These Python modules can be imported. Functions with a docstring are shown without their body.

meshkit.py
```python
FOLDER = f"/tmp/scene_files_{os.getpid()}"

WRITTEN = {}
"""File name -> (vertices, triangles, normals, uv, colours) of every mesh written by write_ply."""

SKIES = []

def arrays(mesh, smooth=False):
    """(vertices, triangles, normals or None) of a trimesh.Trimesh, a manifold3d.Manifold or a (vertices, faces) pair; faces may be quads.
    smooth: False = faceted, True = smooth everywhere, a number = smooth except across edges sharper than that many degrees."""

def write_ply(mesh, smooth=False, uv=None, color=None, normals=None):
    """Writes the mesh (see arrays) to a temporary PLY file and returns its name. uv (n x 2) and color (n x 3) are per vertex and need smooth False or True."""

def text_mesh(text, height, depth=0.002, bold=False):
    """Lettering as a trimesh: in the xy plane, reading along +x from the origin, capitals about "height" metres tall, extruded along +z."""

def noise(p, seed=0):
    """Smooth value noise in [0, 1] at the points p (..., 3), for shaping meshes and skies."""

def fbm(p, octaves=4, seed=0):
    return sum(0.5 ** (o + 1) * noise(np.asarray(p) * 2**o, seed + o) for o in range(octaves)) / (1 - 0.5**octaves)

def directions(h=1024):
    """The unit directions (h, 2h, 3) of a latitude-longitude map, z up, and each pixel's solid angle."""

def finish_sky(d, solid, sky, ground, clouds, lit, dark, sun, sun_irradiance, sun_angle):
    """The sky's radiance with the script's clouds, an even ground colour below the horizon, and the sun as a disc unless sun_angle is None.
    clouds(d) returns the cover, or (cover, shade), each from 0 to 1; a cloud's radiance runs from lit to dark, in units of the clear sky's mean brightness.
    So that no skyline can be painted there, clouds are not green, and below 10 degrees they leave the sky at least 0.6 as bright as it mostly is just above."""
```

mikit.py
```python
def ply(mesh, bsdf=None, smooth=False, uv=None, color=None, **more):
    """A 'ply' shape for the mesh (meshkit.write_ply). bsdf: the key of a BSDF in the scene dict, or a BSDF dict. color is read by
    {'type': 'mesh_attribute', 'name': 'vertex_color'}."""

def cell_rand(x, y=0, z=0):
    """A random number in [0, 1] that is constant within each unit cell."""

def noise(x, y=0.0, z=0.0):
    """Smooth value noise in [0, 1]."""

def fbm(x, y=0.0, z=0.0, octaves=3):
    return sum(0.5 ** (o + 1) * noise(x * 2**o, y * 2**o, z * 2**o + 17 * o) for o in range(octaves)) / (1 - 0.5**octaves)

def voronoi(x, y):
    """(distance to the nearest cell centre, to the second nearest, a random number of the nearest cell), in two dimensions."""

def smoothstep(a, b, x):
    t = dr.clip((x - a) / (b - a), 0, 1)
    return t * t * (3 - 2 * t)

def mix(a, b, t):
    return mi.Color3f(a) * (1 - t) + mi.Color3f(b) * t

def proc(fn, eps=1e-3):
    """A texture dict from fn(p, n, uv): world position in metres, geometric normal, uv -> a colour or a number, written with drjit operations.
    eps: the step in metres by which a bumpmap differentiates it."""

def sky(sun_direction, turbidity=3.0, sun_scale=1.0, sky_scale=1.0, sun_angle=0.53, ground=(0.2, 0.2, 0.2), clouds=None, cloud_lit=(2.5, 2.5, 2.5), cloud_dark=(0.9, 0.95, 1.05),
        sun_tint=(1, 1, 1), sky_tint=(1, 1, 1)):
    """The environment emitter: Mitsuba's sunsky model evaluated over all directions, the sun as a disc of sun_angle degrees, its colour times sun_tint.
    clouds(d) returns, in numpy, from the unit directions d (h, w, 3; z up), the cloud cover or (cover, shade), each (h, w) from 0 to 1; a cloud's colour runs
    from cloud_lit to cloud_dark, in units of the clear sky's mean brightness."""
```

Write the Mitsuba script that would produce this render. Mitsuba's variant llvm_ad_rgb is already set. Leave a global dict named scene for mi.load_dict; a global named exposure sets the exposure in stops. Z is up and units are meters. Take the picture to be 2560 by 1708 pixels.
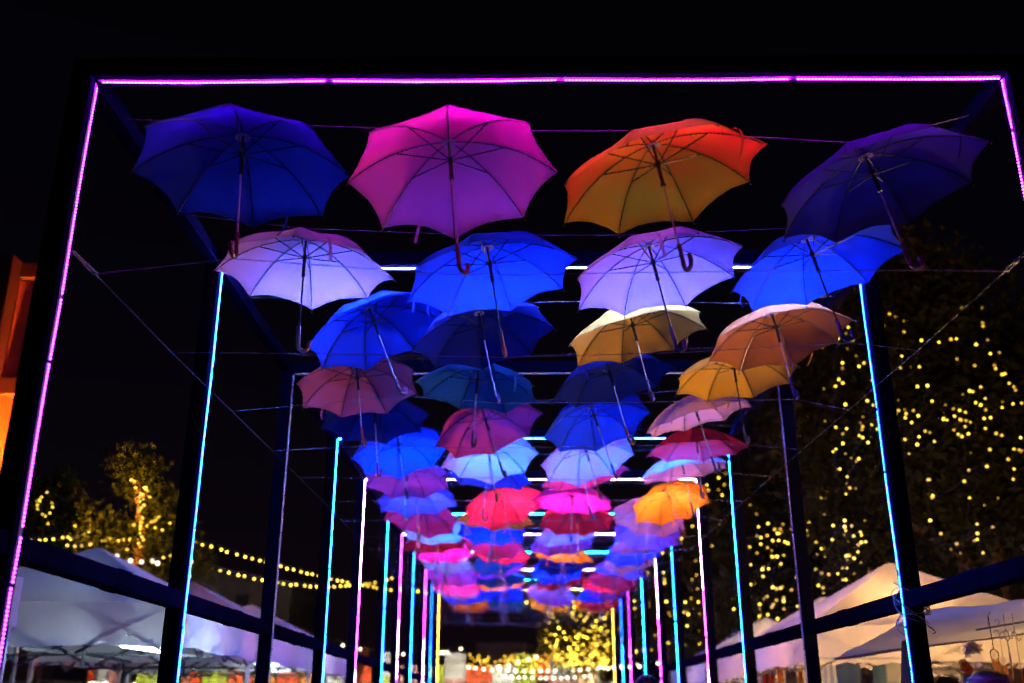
import math, random
import numpy as np, trimesh, manifold3d as m3
import mitsuba as mi, mikit, meshkit
import drjit as dr

T = mi.ScalarTransform4f
rng = np.random.default_rng(7)
random.seed(7)

# ------------------------------------------------------------------ camera, sky, exposure
FPX, W0, H0 = 2489.0, 2560, 1708
PITCH, YAW = math.radians(20.3), math.radians(0.44)
CAM = np.array([0, 0, 1.6])
FWD = np.array([-math.sin(YAW) * math.cos(PITCH), math.cos(YAW) * math.cos(PITCH), math.sin(PITCH)])
RGT = np.array([math.cos(YAW), math.sin(YAW), 0.0])
UPV = np.cross(RGT, FWD)
scene, labels = {}, {}
scene['camera'] = {'type': 'thinlens', 'fov': math.degrees(2 * math.atan(1280 / FPX)), 'fov_axis': 'x', 'near_clip': 0.05, 'far_clip': 600.0,
                   'focus_distance': 5.9, 'aperture_radius': 0.0155,
                   'to_world': T().look_at(origin=CAM.tolist(), target=(CAM + FWD).tolist(), up=[0, 0, 1])}
scene['night_sky'] = {**mikit.sky((0.2, -0.6, 0.10), turbidity=3, sun_scale=0.0, sky_scale=0.0003, sky_tint=(1.6, 0.7, 1.6)), 'sampling_weight': 0.02}
exposure = 6.0
EM = 2 ** -exposure          # lamp brightness is given as it reads at exposure 0


def P(px, py, y):
    """The place at distance y along the tunnel that the photograph shows at (px, py)."""
    d = FWD + RGT * (px - 1280) / FPX + UPV * (854 - py) / FPX
    return CAM + d * (y / d[1])


# ------------------------------------------------------------------ materials
def rgb(*c):
    return {'type': 'rgb', 'value': [float(x) for x in c]}


def mat(name, col, rough=0.5, metal=0.0, spec=0.5, **kw):
    scene[name] = {'type': 'twosided', 'bsdf': {'type': 'principled', 'base_color': col if isinstance(col, dict) else rgb(*col), 'roughness': rough, 'metallic': metal, 'specular': spec, **kw}}


VC = {'type': 'mesh_attribute', 'name': 'vertex_color'}
scene['fabric'] = {'type': 'principledthin', 'base_color': VC, 'roughness': 0.55, 'diff_trans': 0.72, 'eta': 1.2, 'sheen': 0.2}
scene['cloth'] = {'type': 'principledthin', 'base_color': VC, 'roughness': 0.7, 'diff_trans': 0.55, 'eta': 1.2}
scene['leaf'] = {'type': 'principledthin', 'base_color': VC, 'roughness': 0.5, 'diff_trans': 0.8, 'eta': 1.3}
scene['frame_paint'] = {'type': 'twosided', 'bsdf': {'type': 'diffuse', 'reflectance': mikit.proc(lambda p, n, uv: mikit.mix((0.0022, 0.0018, 0.008), (0.0050, 0.0038, 0.016), mikit.fbm(p.x * 9, p.y * 9, p.z * 3)))}}
mat('black_metal', (0.012, 0.012, 0.014), 0.4, 0.0, 0.25)
mat('steel', (0.55, 0.55, 0.57), 0.3, 0.35)
mat('dark_cable', (0.06, 0.055, 0.07), 0.6, 0.2)
mat('wire_steel', (0.22, 0.21, 0.24), 0.45, 0.6)
mat('wood_handle', (0.16, 0.065, 0.03), 0.3)
mat('dark_handle', (0.04, 0.035, 0.10), 0.3)
mat('red_handle', (0.16, 0.04, 0.06), 0.3)
mat('lace', (0.55, 0.52, 0.7), 0.4)
mat('strip_backing', (0.10, 0.10, 0.11), 0.6)
mat('strip_unlit', (0.45, 0.45, 0.45), 0.4)
mat('socket', (0.02, 0.02, 0.02), 0.5)
mat('lamp_glass', (0.8, 0.8, 0.8), 0.3)
mat('bark', mikit.proc(lambda p, n, uv: mikit.mix((0.10, 0.055, 0.03), (0.22, 0.13, 0.07), mikit.fbm(p.x * 14, p.y * 14, p.z * 4))), 0.9)
mat('tent_leg', (0.5, 0.52, 0.54), 0.4, 0.4)
mat('truss', (0.05, 0.055, 0.06), 0.45, 0.3)
mat('rust_beam', mikit.proc(lambda p, n, uv: mikit.mix((0.11, 0.014, 0.008), (0.2, 0.03, 0.012), mikit.fbm(p.x * 5, p.y * 5, p.z * 2))), 0.6)
mat('orange_wall', mikit.proc(lambda p, n, uv: mikit.mix((0.62, 0.062, 0.008), (0.74, 0.10, 0.014), mikit.fbm(p.x * 8, p.y * 8, p.z * 8, 4))), 0.7)
mat('pale_pipe', (0.45, 0.4, 0.3), 0.5)
mat('dark_wall', mikit.proc(lambda p, n, uv: mikit.mix((0.05, 0.04, 0.035), (0.09, 0.07, 0.055), mikit.fbm(p.x * 2, p.y * 2, p.z * 2))), 0.9)
mat('roof_tile', (0.06, 0.04, 0.035), 0.8)
mat('paving', mikit.proc(lambda p, n, uv: mikit.mix((0.10, 0.095, 0.09), (0.2, 0.19, 0.18), mikit.fbm(p.x * 1.5, p.y * 1.5, 0.0, 4)) * (0.75 + 0.25 * mikit.cell_rand(p.x * 2.5, p.y * 2.5))), 0.75)
mat('hair', (0.012, 0.009, 0.008), 0.45)
mat('skin', (0.42, 0.25, 0.17), 0.5)
mat('dark_clothes', (0.03, 0.03, 0.04), 0.85)
mat('rope', (0.30, 0.22, 0.14), 0.9)
mat('dark_wood', mikit.proc(lambda p, n, uv: mikit.mix((0.05, 0.025, 0.015), (0.11, 0.06, 0.03), mikit.fbm(p.x * 20, p.y * 20, p.z * 3))), 0.7)
mat('leather', (0.35, 0.13, 0.03), 0.6)
mat('cream_thread', (0.65, 0.55, 0.4), 0.8)
PALLET = {'orange': (0.75, 0.10, 0.02), 'lime': (0.42, 0.52, 0.04), 'white': (0.62, 0.66, 0.68), 'pink': (0.55, 0.27, 0.25), 'amber': (0.75, 0.32, 0.03), 'grey': (0.38, 0.42, 0.46)}
for k_, c_ in PALLET.items():
    mat('pallet_' + k_, c_, 0.6)


# ------------------------------------------------------------------ mesh helpers
def join(*parts):
    vs, fs, at = [], [], 0
    for v, f in parts:
        v, f = np.asarray(v, float), np.asarray(f, int)
        if f.shape[1] == 4:
            f = np.vstack([f[:, [0, 1, 2]], f[:, [0, 2, 3]]])
        vs.append(v); fs.append(f + at); at += len(v)
    return np.vstack(vs), np.vstack(fs)


def tube(pts, r, n=6, caps=True):
    pts = np.asarray(pts, float)
    r = np.broadcast_to(np.asarray(r, float), (len(pts),))
    tan = np.gradient(pts, axis=0)
    tan /= np.linalg.norm(tan, axis=1, keepdims=True) + 1e-12
    ref = np.array([0, 0, 1.0]) if abs(tan[0][2]) < 0.9 else np.array([1.0, 0, 0])
    x = np.cross(ref, tan[0]); x /= np.linalg.norm(x)
    V = []
    a = np.arange(n) * 2 * np.pi / n
    for p, t, rr in zip(pts, tan, r):
        x = x - t * (x @ t); x /= np.linalg.norm(x) + 1e-12
        y = np.cross(t, x)
        V.append(p + rr * (np.cos(a)[:, None] * x + np.sin(a)[:, None] * y))
    V = np.vstack(V)
    i = np.arange(n)
    Fc = []
    for k in range(len(pts) - 1):
        b, c = k * n, (k + 1) * n
        Fc.append(np.stack([b + i, b + (i + 1) % n, c + (i + 1) % n, c + i], 1))
    F4 = np.vstack(Fc)
    F = np.vstack([F4[:, [0, 1, 2]], F4[:, [0, 2, 3]]])
    if caps:
        m = len(V)
        V = np.vstack([V, pts[:1], pts[-1:]])
        e = (len(pts) - 1) * n
        F = np.vstack([F, np.stack([i * 0 + m, (i + 1) % n, i], 1), np.stack([i * 0 + m + 1, e + i, e + (i + 1) % n], 1)])
    return V, F


def box(c, s, ch=0.0):
    """An upright box, its edges chamfered by ch."""
    c, s = np.asarray(c, float), np.asarray(s, float) / 2
    if ch <= 0:
        v = np.array([[x, y, z] for x in (-1, 1) for y in (-1, 1) for z in (-1, 1)]) * s + c
        return v, np.array([[0, 1, 3, 2], [4, 6, 7, 5], [0, 4, 5, 1], [2, 3, 7, 6], [0, 2, 6, 4], [1, 5, 7, 3]])
    q = [np.array([x, y, z]) * (s - ch * (1 - np.array(k))) for x in (-1, 1) for y in (-1, 1) for z in (-1, 1) for k in ((1, 0, 0), (0, 1, 0), (0, 0, 1))]
    m = m3.Manifold.hull_points(np.array(q, np.float32)).to_mesh()
    return np.asarray(m.vert_properties[:, :3], float) + c, np.asarray(m.tri_verts)


def beam(a, b, w, h, up=(0, 0, 1), ch=0.0):
    """A bar of w x h from a to b."""
    a, b = np.asarray(a, float), np.asarray(b, float)
    z = b - a; L = np.linalg.norm(z); z /= L
    x = np.cross(np.asarray(up, float), z)
    if np.linalg.norm(x) < 1e-6:
        x = np.array([1.0, 0, 0])
    x /= np.linalg.norm(x); y = np.cross(z, x)
    v, f = box((0, 0, L / 2), (w, h, L), ch)
    return a + v[:, :1] * x + v[:, 1:2] * y + v[:, 2:] * z, f


def ico(c, r, sub=0):
    m = trimesh.creation.icosphere(subdivisions=sub)
    return np.asarray(m.vertices) * r + np.asarray(c), np.asarray(m.faces)


def number(key):
    if key not in scene and key not in labels and key not in USED:
        USED.add(key); return key
    for i in range(COUNT.get(key, 1), 100000):
        k = f'{key}_{i:03d}'
        if k not in scene and k not in labels and k not in USED:
            COUNT[key] = i + 1
            USED.add(k); return k


USED, COUNT = set(), {}


def put(name, mesh, bsdf, parent=None, smooth=False, color=None, emit=None, weight=1.0, label=None, kind=None):
    key = number(f'{parent}__{name}' if parent else name)
    more = {}
    if emit is not None:
        more['emitter'] = {'type': 'area', 'radiance': rgb(*(np.asarray(emit, float) * EM)), 'sampling_weight': float(weight)}
    if color is not None:
        color = np.broadcast_to(np.asarray(color, float), (len(mesh[0]), 3))
    mesh = join(mesh)
    scene[key] = mikit.ply(mesh, bsdf, smooth=smooth, color=color, **more)
    d = {}
    if label: d['label'] = label
    if kind: d['kind'] = kind
    if d: labels[key] = d
    return key


def thing(name, label, cat, group=None):
    key = number(name)
    labels[key] = {'label': label, 'category': cat}
    if group: labels[key]['group'] = group
    return key


def tag(key, label, cat, group=None, kind=None):
    labels[key] = {'label': label, 'category': cat}
    if group: labels[key]['group'] = group
    if kind: labels[key]['kind'] = kind


# ------------------------------------------------------------------ ground
v, f = np.array([[-90, -60, 0], [90, -60, 0], [90, 160, 0], [-90, 160, 0.0]]), np.array([[0, 1, 2, 3]])
put('ground', (v, f), 'paving', kind='structure')

# ------------------------------------------------------------------ arches of the tunnel
C0, HALF, ZS = 0.135, 2.07, 4.30
ARCH_Y = [3.86, 5.92, 8.10, 10.27, 12.27, 14.6, 16.4, 18.4, 20.8, 22.4, 24.4]
MAG = (95, 0.7, 165); CY = (0.5, 110, 1500); CYW = (120, 250, 1500); CY2 = (1.5, 230, 1500); PK = (700, 6.0, 650); WH = (620, 220, 640); BL = (0.15, 50, 1300); WARM = (420, 230, 6)
ARCHES = [  # top, left post top to bottom, right post top to bottom
    (MAG, [MAG, MAG, MAG], [MAG, MAG, MAG], 'nearest arch edged all round with magenta pink light strip'),
    (CYW, [CY2, CY, CY2], [BL, CY, CY], 'second arch from the front, edged with cyan blue light strip'),
    (None, [None] * 3, [None] * 3, 'dark arch whose light strip is off, between two cyan arches'),
    (CY2, [CY2, CY, CY2], [CY2, CY, CY], 'cyan arch just behind the unlit dark arch'),
    (WH, [WH, PK, WH], [WH, PK, WH], 'arch edged with white and pink light strip, nearest of the pale pink ones'),
    (CY2, [CY2, CY, CY2], [CY, CY2, CY], 'cyan arch standing directly behind the first white and pink arch'),
    (WH, [PK, WH, MAG], [WH, PK, PK], 'second white and pink arch, seventh from the front'),
    (CY2, [CY, CY2, CY], [CY2, CY2, CY], 'cyan arch eighth from the front, between two pink arches'),
    (WH, [PK, WH, PK], [MAG, PK, MAG], 'farthest magenta pink arch, ninth from the front'),
    (CY2, [BL, CY, CY], [BL, CY2, CY], 'farthest cyan blue arch, just before the yellow one'),
    (WARM, [WARM, WARM, WARM], [WARM, WARM, WARM], 'last arch at the tunnel end, edged with warm yellow light strip'),
]
OCT = (np.array([[1, 0, 0], [-1, 0, 0], [0, 1, 0], [0, -1, 0], [0, 0, 1], [0, 0, -1.0]]),
       np.array([[0, 2, 4], [2, 1, 4], [1, 3, 4], [3, 0, 4], [2, 0, 5], [1, 2, 5], [3, 1, 5], [0, 3, 5]]))


def strip(arch, a, b, nrm, col, dist, seed, gain=1.0, bar=False):
    """A rope of light beads on its backing from a to b, on the face whose normal is nrm."""
    a, b, nrm = (np.asarray(x, float) for x in (a, b, nrm))
    L = np.linalg.norm(b - a); t = (b - a) / L; s = np.cross(t, nrm)
    step = 0.0163 if dist < 7 else 0.02 if dist < 13 else 0.03
    r = 0.0057 if dist < 7 else 0.0070 if dist < 13 else 0.0065 if bar else 0.0110
    n = int(L / step)
    u = (np.arange(n) + 0.5) / n * L
    joint = 1.06
    fr = (u + seed * 0.37) / joint; fr = fr - np.floor(fr)
    sag = 0.007 * np.sin(np.pi * fr) + 0.0015 * np.sin(u * 5.1 + seed)
    keep = (fr > 0.012) & (fr < 0.988)
    ctr = a + t * u[:, None] + nrm * 0.007 + s * (sag - 0.004)[:, None]
    m = int(max(6, L / 0.08))
    uu = np.linspace(0.0, L, m); f2 = (uu + seed * 0.37) / joint; f2 -= np.floor(f2)
    sg = 0.007 * np.sin(np.pi * f2) + 0.0015 * np.sin(uu * 5.1 + seed) - 0.004
    w = 0.0135
    c2 = a + t * uu[:, None] + s * sg[:, None]
    V = np.stack([c2 - s * w, c2 + s * w, c2 + s * w + nrm * 0.003, c2 - s * w + nrm * 0.003], 1).reshape(-1, 3)
    F = []
    for k in range(m - 1):
        for i in range(4):
            F.append([4 * k + i, 4 * k + (i + 1) % 4, 4 * k + 4 + (i + 1) % 4, 4 * k + 4 + i])
    F += [[3, 2, 1, 0], [4 * m - 4, 4 * m - 3, 4 * m - 2, 4 * m - 1]]
    back = put('strip_backing', (V, np.array(F)), 'strip_backing' if col else 'strip_unlit', arch)
    ctr = ctr[keep]
    bv = (ctr[:, None] + OCT[0][None] * r).reshape(-1, 3)
    tri = OCT[0][OCT[1]]
    out = np.cross(tri[:, 1] - tri[:, 0], tri[:, 2] - tri[:, 0]) @ nrm > 0
    bf = (OCT[1][out][None] + 6 * np.arange(len(ctr))[:, None, None]).reshape(-1, 3)
    wgt = L * (1.0 if dist < 13 else 0.6) * (1.0 if gain > 1 else 0.15)
    if col is None:
        put('light_strip', (bv, bf), 'lamp_glass', arch, kind='stuff')
    else:
        put('light_strip', (bv, bf), 'lamp_glass', arch, emit=np.array(col) * gain * (0.006 / r) ** 2 * step / 0.0163, weight=wgt, kind='stuff')


PW = 0.095
post_tint = lambda c: c and tuple(v * (8 if v < 1 else 4) if v < 10 else v for v in c)   # noqa: E731  the weaker post strips show a paler core
for i, (y, (top, lf, rt, lab)) in enumerate(zip(ARCH_Y, ARCHES)):
    A = thing('light_arch', lab, 'light arch', 'arches of the umbrella tunnel')
    bz = ZS + 0.009
    put('crossbeam', box((C0, y, bz + PW / 2), (2 * HALF + 0.012, PW, PW), 0.006), 'frame_paint', A)
    for sgn, cols in ((-1, lf), (1, rt)):
        x = C0 + sgn * (HALF + 0.006 + PW / 2)
        p = put('post', box((x, y, (bz + PW) / 2 + 0.006), (PW, PW, bz + PW - 0.012), 0.006), 'frame_paint', A)
        put('base_plate', box((x, y, 0.006), (0.2, 0.2, 0.012)), 'frame_paint', A)
        zs = [ZS - 0.004, 2.95, 2.05, 0.06]
        for k in range(3):
            strip(A, (C0 + sgn * (HALF + 0.005), y, zs[k] - (0.012 if k else 0)), (C0 + sgn * (HALF + 0.005), y, zs[k + 1]), (-sgn, 0, 0), post_tint(cols[k]), y, i + k + (sgn > 0) * 5, 0.2)
    strip(A, (C0 - HALF + 0.008, y, bz - 0.001), (C0 + HALF - 0.008, y, bz - 0.001), (0, 0, -1), top, y, i, 2.9 if y < 13 else 2.2, True)

# side rails between the arches
for nm, z, sz, side, lab in (('top_rail', ZS + 0.056, 0.09, -1, 'dark square roof rail along the left top corners of the arches'), ('top_rail', ZS + 0.056, 0.09, 1, 'dark square roof rail along the right top corners of the arches'),
                             ('side_rail', 2.195, 0.095, -1, 'dark blue waist high side rail crossing before the white stall tents on the left'), ('side_rail', 2.195, 0.095, 1, 'dark blue side rail crossing before the cream stall tents on the right')):
    R_ = thing(nm, lab, 'rail')
    x = C0 + side * (HALF + 0.006 + PW / 2)
    ys = [2.0] + ARCH_Y
    if nm == 'top_rail': ys = ARCH_Y
    for y0, y1 in zip(ys[:-1], ys[1:]):
        put('rail_section', beam((x, y0 + PW / 2 + 0.001, z), (x, y1 - PW / 2 - 0.001, z), 0.085, sz, ch=0.006), 'frame_paint', R_)
        ym = y0 * 0.45 + y1 * 0.55
        put('sleeve', box((x, ym, z), (0.093, 0.17, sz + 0.008), 0.004), 'frame_paint', R_)

# ------------------------------------------------------------------ umbrellas
ROW_Y = [4.12, 5.176, 6.40, 7.55, 8.55, 9.7] + [10.8 + 1.03 * k for k in range(14)]
POSES = {(1, 1): ((-1.338, 4.177, 4.218), (-1.292, 4.12, 3.517), 0.12), (1, 2): ((-0.342, 4.227, 4.208), (-0.269, 4.12, 3.459), 0.03), (1, 3): ((0.635, 4.109, 4.12), (0.756, 4.12, 3.446), 0.34), (1, 4): ((1.683, 4.239, 4.132), (1.779, 4.12, 3.464), 0.14), (2, 1): ((-1.227, 5.168, 4.142), (-1.226, 5.176, 3.457), 0.1), (2, 2): ((-0.185, 5.198, 4.112), (-0.082, 5.176, 3.435), 0.57), (2, 3): ((0.75, 5.219, 4.123), (0.873, 5.176, 3.451), 0.3), (2, 4): ((1.666, 5.221, 4.17), (1.801, 5.176, 3.5), 0.65), (3, 1): ((-1.055, 6.464, 4.249), (-0.792, 6.4, 3.582), 0.32), (3, 2): ((-0.285, 6.468, 4.217), (-0.151, 6.4, 3.539), 0.06), (3, 3): ((0.76, 6.4, 4.196), (0.891, 6.4, 3.542), 0.1), (3, 4): ((1.762, 6.45, 4.195), (1.848, 6.4, 3.559), 0.37), (4, 1): ((-1.332, 7.697, 4.242), (-1.221, 7.55, 3.542), 0.43), (4, 2): ((-0.329, 7.59, 4.192), (-0.369, 7.55, 3.505), 0.32), (4, 3): ((0.703, 7.59, 4.247), (0.863, 7.55, 3.531), 0.62), (4, 4): ((1.713, 7.57, 4.279), (1.762, 7.55, 3.542), 0.29), (5, 1): ((-1.319, 8.65, 4.238), (-1.234, 8.55, 3.487), 0.72), (5, 2): ((-0.34, 8.708, 4.166), (-0.135, 8.55, 3.51), 0.7), (5, 3): ((0.651, 8.76, 4.218), (0.843, 8.55, 3.483), 0.74), (5, 4): ((1.529, 8.49, 4.212), (1.72, 8.55, 3.538), 0.1), (6, 1): ((-1.256, 9.92, 4.243), (-1.103, 9.7, 3.521), 0.1), (6, 2): ((-0.334, 9.92, 4.17), (-0.223, 9.7, 3.5), 0.76), (6, 3): ((0.652, 9.905, 4.168), (0.804, 9.7, 3.518), 0.17), (6, 4): ((1.77, 9.68, 4.227), (1.784, 9.7, 3.54), 0.5), (7, 1): ((-1.255, 10.974, 4.208), (-1.256, 10.8, 3.546), 0.45), (7, 2): ((-0.341, 10.82, 4.193), (-0.404, 10.8, 3.519), 0.73), (7, 3): ((0.671, 10.82, 4.2), (0.785, 10.8, 3.539), 0.53), (7, 4): ((1.776, 10.78, 4.252), (1.891, 10.8, 3.572), 0.17)}
COL = {'navy': (0.013, 0.026, 0.20), 'violet navy': (0.026, 0.016, 0.13), 'blue': (0.022, 0.075, 0.74), 'teal blue': (0.02, 0.13, 0.40), 'pink': (0.86, 0.07, 0.30), 'pale pink': (0.86, 0.40, 0.58), 'lilac': (0.62, 0.30, 0.74),
       'white': (0.8, 0.77, 0.8), 'orange': (0.95, 0.36, 0.010), 'yellow': (0.80, 0.42, 0.05), 'red': (0.66, 0.03, 0.06), 'tan orange': (0.55, 0.18, 0.045), 'purple': (0.34, 0.09, 0.55), 'mauve pink': (0.66, 0.14, 0.26), 'hot pink': (0.9, 0.03, 0.33)}
ROWS = ['navy,pink,orange,violet navy', 'pale pink,blue,lilac,blue', 'blue,navy,yellow,tan orange', 'mauve pink,teal blue,navy,yellow', 'navy,pink,blue,pale pink', 'blue,pale pink,lilac,red', 'purple,blue,pink,pale pink',
        'blue,red,hot pink,orange', 'pink,yellow,red,pale pink', 'white,blue,lilac,purple', 'red,pink,purple,lilac', 'hot pink,red,orange,blue', 'white,teal blue,navy,pale pink', 'pink,hot pink,blue,purple', 'pale pink,teal blue,red,pink',
        'pink,orange,pale pink,red', 'white,blue,lilac,purple', 'blue,blue,purple,blue', 'orange,teal blue,yellow,red', 'red,blue,yellow,orange']
ORD = ['front', 'second', 'third', 'fourth', 'fifth', 'sixth', 'seventh', 'eighth', 'ninth', 'tenth', 'eleventh', 'twelfth', 'thirteenth', 'fourteenth', 'fifteenth', 'sixteenth', 'seventeenth', 'eighteenth', 'nineteenth', 'last']
PLACE = ['leftmost', 'second from the left', 'third from the left', 'rightmost']
HOOKS = {(1, 4): 0.1, (1, 1): -1.7, (1, 2): 0.9, (1, 3): -1.2, (2, 1): 0.5, (2, 2): 1.4, (2, 3): 0.4, (2, 4): 0.0, (3, 4): 0.9}
RADIUS, DROP = 0.505, 0.225


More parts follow.
